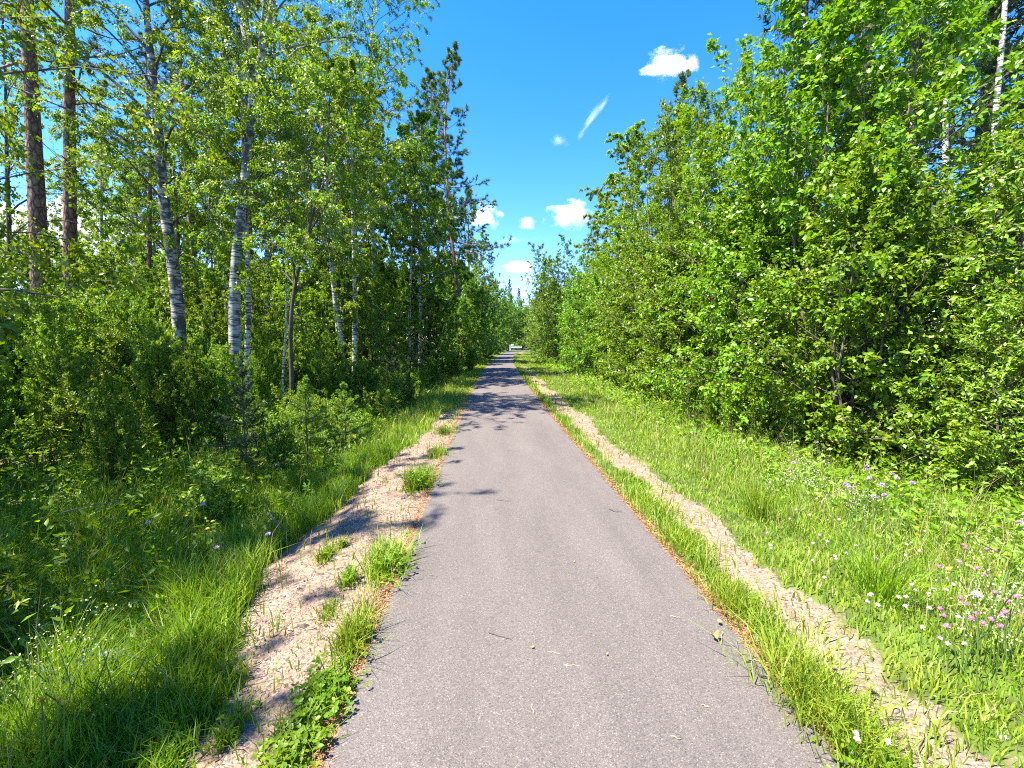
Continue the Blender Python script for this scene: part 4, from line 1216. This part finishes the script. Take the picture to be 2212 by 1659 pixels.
# a second, thinner storey of long stems
grass('seeding_grass', 2600, 2.2, 5.6, 1.6, 30, lambda u, y: np.interp(u, [2.2, 3, 4.5], [.22, .42, .75]), 'straw', 'long straw coloured grass stems in the right verge', w=.0028, lean=.25)
grass('seeding_grass', 1800, -6, -1.9, 1.6, 24, lambda u, y: np.interp(-u, [1.9, 2.6, 4.5], [.3, .6, .9]), 'tallgrass', 'long thin grass stems on the left bank', w=.0032, lean=.22, straw=.4)

# gravel: loose little stones on both shoulders
oct_v = np.array([(1, 0, 0), (0, 1, 0), (-1, 0, 0), (0, -1, 0), (0, 0, 1), (0, 0, -1.0)])
oct_f = np.array([(0, 1, 4), (1, 2, 4), (2, 3, 4), (3, 0, 4)])
m = Mesh()
for (u0, u1, n, gm) in ((-2.3, -1.05, 15000, 1), (1.25, 2.3, 9000, 1)):
    u, y, p = scatter(n, u0, u1, 1.2, 14, lambda u, y: np.clip(gravel_amount(u, y) * 1.3 - .3, 0, 1))
    N = len(p)
    r = .0042 * np.exp(rng.normal(0, .45, N)) * (1 + y / 9)
    V = oct_v[None] * (r[:, None] * np.stack([rng.uniform(.7, 1.5, N), rng.uniform(.7, 1.5, N), rng.uniform(.4, .9, N)], 1))[:, None, :]
    V += rng.normal(0, .12, V.shape) * r[:, None, None]
    a = rng.uniform(0, 6.28, N); c, s = np.cos(a)[:, None], np.sin(a)[:, None]
    V = np.stack([V[..., 0] * c - V[..., 1] * s, V[..., 0] * s + V[..., 1] * c, V[..., 2]], -1) + p[:, None, :]
    m.add(V.reshape(-1, 3), (np.arange(N)[:, None, None] * 6 + oct_f[None]).reshape(-1, 3), 0, np.repeat(rng.random(N), 6))
stone = leaf_mat('gravel_stone', (.09, .066, .05), (.31, .235, .18), trans=0, rough=.9, spec=.2)
m.obj('gravel', stone, smooth=False, kind='stuff', label='pinkish beige gravel on both shoulders of the path')

# rusty needle litter along the edges of the asphalt
m = Mesh()
for sgn, n, dens in ((1, 5200, 1), (-1, 3600, 1)):
    y = 1.2 * (16 / 1.2) ** rng.random(n)
    u = sgn * (1.085 + np.abs(rng.normal(0, .045, n)) - .02)
    p = np.stack([path_x(y) + u, y, ground_z(u, y) + .022 + rng.uniform(0, .008, n)], 1)
    a = rng.uniform(0, 6.28, n)
    d = np.stack([np.cos(a), np.sin(a), rng.normal(.05, .12, n)], 1)
    L = rng.uniform(.02, .06, n) * (1 + y / 12)
    m.leaves(p, d, np.array((0, 0, 1.0)) + rng.normal(0, .2, (n, 3)), L, .0035 * (1 + y / 5), 0, rng.random(n))
litter = leaf_mat('needle_litter', (.16, .07, .03), (.46, .28, .13), trans=.1, rough=.8, spec=.2)
m.obj('needle_litter', litter, kind='stuff', label='rusty fallen needles along the asphalt edges')

# ------------------------------------------------------------------ single tufts and weeds at the edges of the path


def tuft(name, px, py, n, h, spread, mat, label, cat='grass tuft', leaves=0, leaf_mat_='shrub', lean=.45, w=.006):
    p = on_ground(px, py)
    p[2] = gz(p[0], p[1])
    n, h, spread, leaves = int(n * 1.5), h * 1.3, spread * 1.3, int(leaves * 1.7)
    t = thing(name, label, cat, p)
    m = Mesh()
    q = rng.normal(0, spread, (n, 2)) * np.array((.6, 1.15))
    hh = h * rng.uniform(.4, 1.1, n)
    ln = (rng.normal(0, lean, (n, 2)) + q / spread * .18) * hh[:, None]
    m.blades(np.concatenate([q, np.zeros((n, 1))], 1), hh, ln, w * rng.uniform(.6, 1.4, n), 0, np.clip(rng.normal(.6, .22, n), 0, 1), rng)
    m.obj('blades', M[mat], t, kind='stuff')
    if leaves:
        m = Mesh()
        q = rng.normal(0, spread * .9, (leaves, 2)) * np.array((.7, 1.15))
        z = rng.uniform(.02, .75, leaves) * h * .8
        a = rng.uniform(0, 6.28, leaves)
        k = 3                                              # trefoils
        P = np.repeat(np.stack([q[:, 0], q[:, 1], z], 1), k, 0)
        aa = np.repeat(a, k) + np.tile(np.arange(k) * 2.09, leaves)
        d = np.stack([np.cos(aa), np.sin(aa), rng.normal(.1, .25, leaves * k)], 1)
        L = np.repeat(rng.uniform(.014, .026, leaves), k) * (1 + p[1] / 10)
        m.leaves(P, d, np.array((0, 0, 1)) + rng.normal(0, .35, (leaves * k, 3)), L, L * .72, 0, np.repeat(np.clip(rng.normal(.5, .2, leaves), 0, 1), k), fine=True)
        m.obj('foliage', M[leaf_mat_], t, kind='stuff')
    return t


TUFTS = [
    ('grass_tuft', 765, 1395, 260, .17, .055, 'grass', 'broad bladed yellow green grass tuft at the left edge of the asphalt', 40),
    ('clover_plant', 705, 1515, 130, .13, .075, 'tallgrass', 'bright clover clump between gravel and asphalt, below the yellow green tuft', 170),
    ('clover_plant', 625, 1650, 120, .12, .085, 'tallgrass', 'clover clump at the bottom left corner of the asphalt', 170),
    ('weed_clump', 835, 1230, 330, .19, .10, 'grass', 'long weedy clump of grass and clover with a pink flower, left edge', 130),
    ('weed_clump', 905, 1050, 300, .24, .11, 'tallgrass', 'dark bushy weed with broad leaves standing on the gravel at the left edge', 130),
    ('grass_tuft', 945, 985, 160, .18, .10, 'grass', 'yellowish grass tuft above the bushy weed at the left edge', 10),
    ('grass_tuft', 960, 935, 200, .16, .14, 'tallgrass', 'grass tuft in the tree shadow at the left edge', 30),
    ('grass_tuft', 790, 1320, 170, .08, .06, 'straw', 'dry thin grass beside the dark leaf shadows on the asphalt', 4),
    ('weed_clump', 500, 1590, 120, .10, .035, 'tallgrass', 'little green tuft alone on the near gravel', 10),
    ('clover_plant', 340, 1640, 60, .12, .07, 'grass', 'bright broad leaved weeds at the bottom edge by the bank', 140),
    ('weed_clump', 705, 1205, 140, .10, .04, 'tallgrass', 'small tuft on the gravel near the pale stick', 6),
    ('weed_clump', 752, 1260, 120, .13, .03, 'tallgrass', 'thin upright tuft standing in the shaded gravel', 4),
    ('grass_tuft', 712, 1325, 120, .06, .04, 'tallgrass', 'tiny flat tuft in the shaded gravel', 0),
    ('weed_clump', 740, 1180, 60, .08, .02, 'grass', 'tiny sprig on the sunny gravel', 8),
    ('grass_tuft', 1745, 1520, 420, .22, .10, 'grass', 'big shaggy grass tuft between asphalt and gravel on the right', 0),
    ('grass_tuft', 1580, 1310, 300, .15, .09, 'grass', 'grass tuft on the right edge above the shaggy one', 0),
    ('grass_tuft', 1480, 1185, 260, .14, .10, 'grass', 'grass tuft on the right edge level with the gravel bend', 0),
    ('grass_tuft', 1420, 1110, 260, .15, .12, 'grass', 'darker leaning grass tuft on the right edge', 0),
    ('grass_tuft', 1850, 1640, 320, .14, .10, 'grass', 'grass tuft with white clovers at the bottom right of the asphalt', 60),
    ('sedge_tuft', 1890, 1290, 90, .40, .05, 'tallgrass', 'blue green upright blades standing in the clover meadow', 0),
    ('sedge_tuft', 1640, 1120, 110, .42, .06, 'tallgrass', 'tall dark grass blades rising from the verge', 0),
]
for nm, px, py, n, h, s, mat, lab, lv in TUFTS:
    tuft(nm, px, py, n, h, s, mat, lab, 'weed' if nm != 'grass_tuft' and nm != 'sedge_tuft' else 'grass tuft', lv)

# ------------------------------------------------------------------ flowers, each one by itself
FM = {
    'stem': leaf_mat('flower_stem', (.06, .13, .02), (.12, .2, .04), trans=.2),
    'purple': leaf_mat('purple_petal', (.42, .24, .55), (.62, .42, .74), trans=.3, yellow=(1, 1, 1)),
    'pink': leaf_mat('pink_petal', (.42, .10, .22), (.68, .30, .42), trans=.3, yellow=(1, 1, 1)),
    'white': leaf_mat('white_petal', (.45, .42, .33), (.66, .63, .55), trans=.25, yellow=(1, 1, 1)),
    'yellow': leaf_mat('yellow_petal', (.75, .40, .01), (.85, .55, .02), trans=.3, yellow=(1, 1, .6)),
    'cream': leaf_mat('cream_blossom', (.30, .34, .14), (.52, .53, .30), trans=.3, yellow=(1, 1, .8)),
}


def flower(kind, loc, h, r, label, group, name, cat='flower', lean=(0, 0)):
    t = thing(name, label, cat, loc, group=group)
    top = np.array((lean[0], lean[1], h))
    Mesh().tubes(smooth_line([(0, 0, -.05), top * np.array((.3, .3, .55)), top], 5), np.array((.0022, .002, .002, .0018, .0018)) * (1 + loc[1] / 6), 4).obj('stem', FM['stem'], t)
    m = Mesh()
    if kind == 'yellow':
        n = 13
        a = np.arange(n) * 2 * PI / n
        d = np.stack([np.cos(a), np.sin(a), np.full(n, .25)], 1)
        m.leaves(np.repeat(top[None], n, 0), d, np.array((0, 0, 1.0)) + 0 * d, r, r * .42, 0, rng.random(n))
        m.leaves(np.repeat(top[None] + np.array((0, 0, .003)), n, 0), d + np.array((0, 0, .35)), np.array((0, 0, 1.0)) + 0 * d, r * .7, r * .35, 0, rng.random(n))
    else:
        n = 46 if kind != 'purple' else 40
        d = unit(rng.normal(size=(n, 3)) * np.array((1, 1, .85)) + np.array((0, 0, .35)))
        if kind == 'purple':
            d[:, 2] *= .55
        if kind != 'purple':
            m.ball(top, np.array((.72, .72, .66)) * r, 0, .35, 7, 5)
        m.leaves(top + d * r * .4, d, rng.normal(size=(n, 3)), r * .6, r * .34, 0, rng.random(n))
    m.obj('flower_head', FM[kind], t)
    return t


def place_flower(kind, px, py, h, r, label, group, name):
    """the head shows at px, py; its foot stands on the soil below"""
    d = ray(px, py)
    z = 0.0
    for _ in range(14):
        p = CAM + d * ((z + h - CAM[2]) / d[2])
        z = gz(p[0], p[1])
    return flower(kind, (p[0], p[1], z), h, r, label, group, name, lean=tuple(rng.normal(0, .08, 2) * h))


# lilac scabious: heads 3 cm wide, on long stalks
for px, py, h, lab in ((438, 1090, .72, 'lilac round flower, larger of the pair in front of the dark left undergrowth'), (351, 1122, .7, 'lilac round flower left of the larger one in the dark undergrowth'),
                       (549, 1160, .45, 'small violet flower above the earthy bank edge'), (462, 1184, .42, 'small violet flower low in the left bank grass'),
                       (1514, 872, .75, 'lilac flower farthest along the right verge'), (1556, 884, .6, 'lilac flower beside the dry stalk in the right verge'), (1500, 898, .6, 'lilac flower nearest the dry stalk in the right verge')):
    place_flower('purple', px, py, h, .02, lab, None, 'scabious_flower')
for px, py in ((1704, 1003), (1778, 955), (1848, 1026), (1868, 1012), (1880, 1008), (1904, 1016), (1940, 1030), (1950, 1050), (1963, 1044), (1888, 1060), (1893, 1082), (2212 - 26, 1118), (1860, 1052), (1925, 1068)):
    place_flower('purple', px, py, .66 + rng.normal(0, .04), .021, 'lilac scabious flower at the foot of the right hand bushes', 'lilac flowers at the foot of the right hand bushes', 'scabious_flower')
# red clover
for px, py in ((2160, 1140), (2150, 1143), (2106, 1152), (2062, 1175), (2080, 1178), (2128, 1186), (2142, 1190), (2070, 1205), (2105, 1228), (2118, 1236), (2044, 1235), (2145, 1275), (2172, 1283), (2055, 1290), (2110, 1305), (2190, 1308), (2025, 1305), (2160, 1322), (2150, 1330), (2135, 1335), (2095, 1330), (2050, 1335), (2120, 1350), (2165, 1345), (2185, 1330), (2030, 1350)):
    place_flower('pink', px + rng.normal(0, 4), py + rng.normal(0, 3), .30 + rng.normal(0, .03), .015, 'round pink clover flower in the meadow right of the path', 'pink clover flowers in the right meadow', 'red_clover_flower')
place_flower('pink', 842, 1118, .2, .014, 'single pink clover flower in the weedy clump on the left edge', None, 'red_clover_flower')
place_flower('pink', 850, 1232, .10, .013, 'low pink clover flower lying over the asphalt edge', None, 'red_clover_flower')
# white clover
for _ in range(70):
    px = rng.uniform(1640, 2100); py = rng.uniform(1075, 1400)
    lim = 1105 + (px - 1600) * .62
    if py > lim + 60 or py < 1070:
        continue
    place_flower('white', px, py, .15 + rng.normal(0, .02), .013, 'small white clover head in the mown grass right of the gravel', 'white clover heads in the right verge', 'white_clover_flower')
for px, py, lab in ((1848, 1580, 'upper white clover head in the bottom right tuft'), (1851, 1592, 'lower white clover head in the bottom right tuft'), (1916, 1600, 'larger white clover head beside the gravel, bottom right')):
    place_flower('white', px, py, .16, .013, lab, None, 'white_clover_flower')
for px, py, lab in ((2207, 1108, 'large white daisy like bloom at the right edge'), (2132, 1295, 'white bloom among the pink clovers')):
    place_flower('white', px, py, .5, .024, lab, None, 'white_flower')
# yellow hawkbit
for px, py, h, lab in ((69, 1523, .42, 'yellow flower, leftmost of the four low on the bank'), (92, 1515, .42, 'yellow flower, topmost of the four low on the bank'), (98, 1524, .42, 'yellow flower, third of the four low on the bank'), (122, 1523, .42, 'yellow flower, rightmost of the four low on the bank'),
                       (458, 1118, .7, 'upper yellow flower beside the lilac ones in the left undergrowth'), (461, 1132, .66, 'lower yellow flower beside the lilac ones in the left undergrowth'), (406, 1106, .72, 'small yellow flower left above the yellow pair'),
                       (815, 950, .5, 'single yellow flower on a thin stalk over the shaded left grass'), (1638, 968, .6, 'yellow flower farthest along under the right hand bushes'), (1872, 1032, .6, 'left yellow flower between the lilac ones'), (1890, 1030, .62, 'right yellow flower between the lilac ones'), (2012, 1022, .7, 'big yellow flower under the willow thicket'), (2018, 1033, .62, 'yellow flower just below the big one'), (1930, 1078, .5, 'small yellow flower below the lilac ones')):
    place_flower('yellow', px, py, h, .014, lab, None, 'hawkbit_flower')


# creamy bedstraw sprays
def spray(px, py, h, s, n, label, group=None, mat='cream'):
    d = ray(px, py)
    z = 0.0
    for _ in range(14):
        p = CAM + d * ((z + h - CAM[2]) / d[2])
        z = gz(p[0], p[1])
    t = thing('bedstraw_plant', label, 'wildflower', (p[0], p[1], z), group=group)
    for q in range(3):
        a = q * 2.1 + rng.uniform(0, 1)
        Mesh().tubes(smooth_line([(0, 0, -.05), (.3 * s * math.cos(a), .3 * s * math.sin(a), h * .6), (s * .8 * math.cos(a), s * .8 * math.sin(a), h * rng.uniform(.85, 1.1))], 6), np.full(6, .003), 4).obj('stem', FM['stem'], t)
    m = Mesh()
    c = rng.normal(0, 1, (16, 3)) * np.array((s * .55, s * .55, h * .16)) + np.array((0, 0, h * .95))
    n = int(n * (.38 if px > 1100 else .25))
    i = rng.integers(0, 16, n)
    q = c[i] + rng.normal(0, s * .14, (n, 3))
    m.leaves(q, rng.normal(size=(n, 3)), np.array((0, 0, .8)) + rng.normal(0, .5, (n, 3)), .009 * (1 + p[1] / 9), .007 * (1 + p[1] / 9), 0, rng.random(n))
    m.obj('blossom', FM[mat], t, kind='stuff')


for px, py, h, s, n, lab in ((1745, 1005, .62, .22, 900, 'cream bedstraw spray at the dark foot of the second alder'), (1722, 1035, .5, .2, 700, 'cream bedstraw spray leaning out over the grass'), (1830, 1060, .5, .2, 650, 'cream bedstraw spray left of the lilac flowers'), (1855, 1085, .42, .16, 450, 'low cream bedstraw spray by the lilac flowers'),
                             (2180, 1190, .45, .22, 600, 'whitish bedstraw above the pink clovers at the right edge'), (2140, 1250, .38, .2, 500, 'whitish bedstraw among the pink clovers'), (2190, 1270, .4, .2, 500, 'whitish bedstraw at the right edge below'), (2090, 1320, .34, .15, 350, 'whitish bedstraw left of the pink clovers'),
                             (130, 1365, .5, .2, 420, 'whitish bedstraw on the left bank, highest of its patch'), (65, 1425, .48, .2, 420, 'whitish bedstraw on the left bank at the picture edge'), (165, 1430, .42, .16, 350, 'whitish bedstraw on the left bank beside the grey stone'), (250, 1415, .38, .14, 260, 'whitish bedstraw spray over the grey stone'), (25, 1465, .4, .14, 260, 'lowest whitish bedstraw at the left edge')):
    spray(px, py, h, s, n, lab)

# dry stalk on the right, sedge ears on the left
p = on_ground(1482, 940)
t = thing('dry_stalk', 'single dry brown flower stalk rising from the right verge', 'stalk', (p[0], p[1], gz(p[0], p[1])))
Mesh().tubes(smooth_line([(0, 0, -.05), (.02, .0, .6), (-.02, 0, 1.1)], 8), np.linspace(.009, .005, 8), 5).obj('stem', M['straw'], t)
m = Mesh()
m.needles(np.repeat(np.array([(0, 0, .75 + .035 * k) for k in range(12)]), 4, 0) + rng.normal(0, .008, (48, 3)), np.array((0, 0, .8)) + rng.normal(0, .6, (48, 3)), .09, .008, 0, rng.random(48), rng)
m.obj('seed_head', M['straw'], t)
for px, py, lab in ((18, 1275, 'pale grass ear at the left edge, taller one'), (80, 1345, 'pale grass ear right of the taller one at the left edge')):
    p = at(px, py, 2.6)
    z = gz(p[0], p[1])
    t = thing('grass_ear', lab, 'grass', (p[0], p[1], z))
    h = p[2] - z
    Mesh().tubes(smooth_line([(-.05, 0, -.05), (-.02, 0, h * .6), (0, 0, h)], 6), np.full(6, .0022), 4).obj('stem', FM['stem'], t)
    m = Mesh(); q = rng.uniform(-.06, .02, 60)
    m.needles(np.stack([0 * q, 0 * q, h + q], 1), np.array((0, 0, 1.2)) + rng.normal(0, .6, (60, 3)), .02, .005, 0, rng.random(60), rng)
    m.obj('ear', M['straw'], t)


# ------------------------------------------------------------------ stones, sticks, leaves lying about
def rock(name, px, py, r, mat, label, lift=.3):
    p = on_ground(px, py)
    m = Mesh().ball((0, 0, 0), r, seg=12, rings=8)
    V = m.v[0]
    V += .16 * np.asarray(r) * np.sin(V[:, [1, 2, 0]] / np.mean(r) * 2.3 + px) + rng.normal(0, .04, V.shape) * np.mean(r)
    o = m.obj(name, mat)
    o.location = (p[0], p[1], gz(p[0], p[1]) + r[2] * lift)
    return tag(o, label, 'stone')


grey = plain_mat('grey_stone', (.34, .32, .31), .85, .75, 18, bump=.6, col2=(.10, .07, .065))
rock('stone', 250, 1470, (.10, .08, .11), grey, 'mottled grey stone half hidden in the left bank grass', .8)
rock('stone', 2160, 1590, (.025, .022, .014), plain_mat('pale_stone', (.34, .30, .27), .8, .3, 30), 'pale stone on the gravel near the bottom right corner')
rock('stone', 1930, 1535, (.03, .022, .015), plain_mat('pink_stone', (.28, .19, .155), .8, .3, 30), 'pinkish stone on the right gravel')

brown = leaf_mat('dead_leaf', (.30, .16, .06), (.46, .28, .12), trans=.2, rough=.6, yellow=(1, .9, .6))


def fallen_leaf(px, py, L, az, label, mat, curl=.5):
    p = on_ground(px, py)
    m = Mesh()
    n = 5
    s = np.linspace(0, 1, n)
    w = np.sin(PI * (s * .92 + .04)) ** .7 * L * .36
    z = .008 + curl * L * (s - .5) ** 2 * 2.2
    V = np.concatenate([np.stack([s * L - L / 2, w, z + w * .35], 1), np.stack([s * L - L / 2, 0 * w, z], 1), np.stack([s * L - L / 2, -w, z + w * .35], 1)])
    f = [(r * n + i, r * n + i + 1, (r + 1) * n + i + 1, (r + 1) * n + i) for r in (0, 1) for i in range(n - 1)]
    m.add(V, np.array(f), 0, rng.uniform(.2, .9))
    o = m.obj('fallen_leaf', mat)
    o.location = (p[0], p[1], .012); o.rotation_euler = (0, 0, az)
    return tag(o, label, 'leaf', )


fallen_leaf(1543, 1396, .05, .4, 'curled tan dead leaf on the right half of the asphalt', brown, 1.5)
fallen_leaf(1553, 1360, .035, 1.0, 'flat dark dead leaf above the curled tan one', brown, .4)
fallen_leaf(1150, 1416, .02, .2, 'small yellowish leaf on the left half of the asphalt', M['yellowleaf'], .3)
fallen_leaf(1310, 1432, .014, .6, 'tiny dark curled leaf in the middle of the asphalt', brown, 1.2)
fallen_leaf(1240, 1226, .014, .9, 'tiny pale leaf in the middle of the asphalt, farther up', M['yellowleaf'], .3)
fallen_leaf(1880, 1500, .05, 2.0, 'rust brown leaf on the right gravel', brown, .4)
fallen_leaf(1905, 1605, .05, .3, 'rust brown leaf lower on the right gravel', brown, .3)

tw = plain_mat('dark_twig', (.06, .045, .035), .8, .3, 40)
st = plain_mat('straw_stalk', (.5, .38, .2), .7, .3, 40)
gs = plain_mat('pale_stick', (.15, .125, .10), .8, .3, 20)


def stick(name, pts, r, mat, label, z=.014, cat='twig'):
    P = np.array([on_ground(*q) for q in pts])
    P[:, 2] = [max(gz(a[0], a[1]), 0) + z for a in P]
    c = P.mean(0)
    o = Mesh().tubes(smooth_line(P - c, 8, rng, .003), taper(r, 8, .4), 5).obj(name, mat)
    o.location = c
    return tag(o, label, cat)


stick('twig', [(880, 1077), (905, 1078), (912, 1084)], .004, tw, 'thin dark twig with a bent end at the left edge of the asphalt')
stick('twig', [(884, 1104), (906, 1102)], .004, tw, 'short dark twig just below the bent one at the left edge')
stick('twig', [(1072, 1088), (1092, 1091), (1104, 1090)], .003, tw, 'long thin twig in the middle of the asphalt')
stick('twig', [(1315, 1108), (1328, 1114), (1345, 1113)], .004, tw, 'curved twig on the right half of the asphalt')
stick('twig', [(1056, 1382), (1108, 1398)], .0025, tw, 'thin dark twig on the left half of the asphalt near the bottom')
stick('twig', [(1638, 1476), (1700, 1486)], .004, tw, 'dark twig sticking out of the grass at the right edge of the asphalt')
stick('twig', [(1698, 1515), (1715, 1560)], .003, tw, 'black twig lying on the lower right asphalt')
for k, (a, b) in enumerate((((1148, 1540), (1153, 1560)), ((1183, 1424), (1212, 1428)), ((1219, 1453), (1255, 1455)), ((1626, 1440), (1672, 1450)), ((1448, 1345), (1470, 1348)), ((1560, 1380), (1556, 1410)), ((1450, 1610), (1470, 1616)), ((1515, 1540), (1530, 1546)))):
    stick('straw_stalk', [a, b], .0022, st, ('pale stalk standing up the picture near the bottom middle of the asphalt', 'short straw left of the centre of the asphalt', 'second short straw, just below the first on the asphalt', 'straw slanting towards the right grass edge', 'short straw on the upper middle of the near asphalt', 'straw leading to the curled tan leaf', 'straw on the lower middle of the asphalt', 'tiny straw above the lower middle straw')[k], cat='straw')
stick('stick', [(583, 1189), (600, 1195), (611, 1201)], .009, gs, 'pale grey stick lying on the earthy edge of the left bank', z=.03, cat='stick')
stick('stick', [(150, 1280), (210, 1255), (275, 1252)], .006, gs, 'pale bent stick lying in the left bank grass', z=.22, cat='stick')

# ------------------------------------------------------------------ barrier at the end of the path
white = plain_mat('white_paint', (.72, .72, .68), .45, .12, 3)
y0 = 108.0
A, B_ = at(1102, 750, y0), at(1127, 750, y0)
t = thing('barrier', 'white tubular barrier with rounded end across the end of the path', 'barrier', (A[0], y0, gz(A[0], y0) + .05))
w = B_[0] - A[0]
zb, zt = .72, 1.10
r = (zt - zb) / 2
arc = [(w - r + r * math.sin(a), 0, (zb + zt) / 2 - r * math.cos(a)) for a in np.linspace(0, PI, 9)]
loop = np.array([(0, 0, zb)] + arc + [(0, 0, zt)])
Mesh().tubes(loop, np.full(len(loop), .065), 8).obj('rail', white, t)
Mesh().tubes([(0, 0, -.3), (0, 0, 1.5)], [.11, .10], 8).obj('post', white, t)
Mesh().tubes([(.45, 0, zt), (.45, 0, 1.22)], [.04, .04], 6).obj('bracket', white, t)
s = Mesh().box((.22, -.02, 1.16), (.85, .02, 1.62)).obj('sign_plate', white, t)

# ------------------------------------------------------------------ clouds
rng = np.random.default_rng(91)
CM = cloud_mat('cloud', .04)
CW = cloud_mat('thin_cloud', .004, .6, -.1)


def cloud(px, py, wpx, hpx, label, mat=None, tilt=0.0, y0=3000.0):
    c = at(px, py, y0)
    k = y0 / F_PX * .5
    o = Mesh().ball((0, 0, 0), 1.0, seg=16, rings=10).obj('cloud', mat or CM)
    o.location = c
    o.scale = (wpx * k * 1.25, max(wpx * .6, hpx) * k * 1.25, hpx * k * 1.3)
    o.rotation_euler = (0, -tilt, 0)
    return tag(o, label, 'cloud')


cloud(1455, 150, 120, 66, 'small white cloud beside the slim aspen top, highest in the sky')
cloud(1228, 476, 116, 80, 'puffy white cloud, brightest and largest over the path')
cloud(1137, 487, 44, 36, 'small faint cloud between the pine and the puffy one')
cloud(1048, 474, 80, 76, 'white cloud half behind the long pine bough')
cloud(1125, 582, 96, 34, 'low white cloud over the far end of the path')
cloud(1134, 612, 60, 32, 'lowest white cloud in the notch between the far trees')
cloud(1112, 522, 120, 16, 'thin flat streak of cloud above the low one', mat=CW)
cloud(1282, 256, 125, 30, 'slanting wisp of cloud in the middle of the sky', mat=CW, tilt=.85)
cloud(1212, 308, 56, 50, 'faint wisp below the slanting one', mat=CW)
cloud(150, 560, 460, 200, 'bright cloud bank behind the trunks at the left edge')
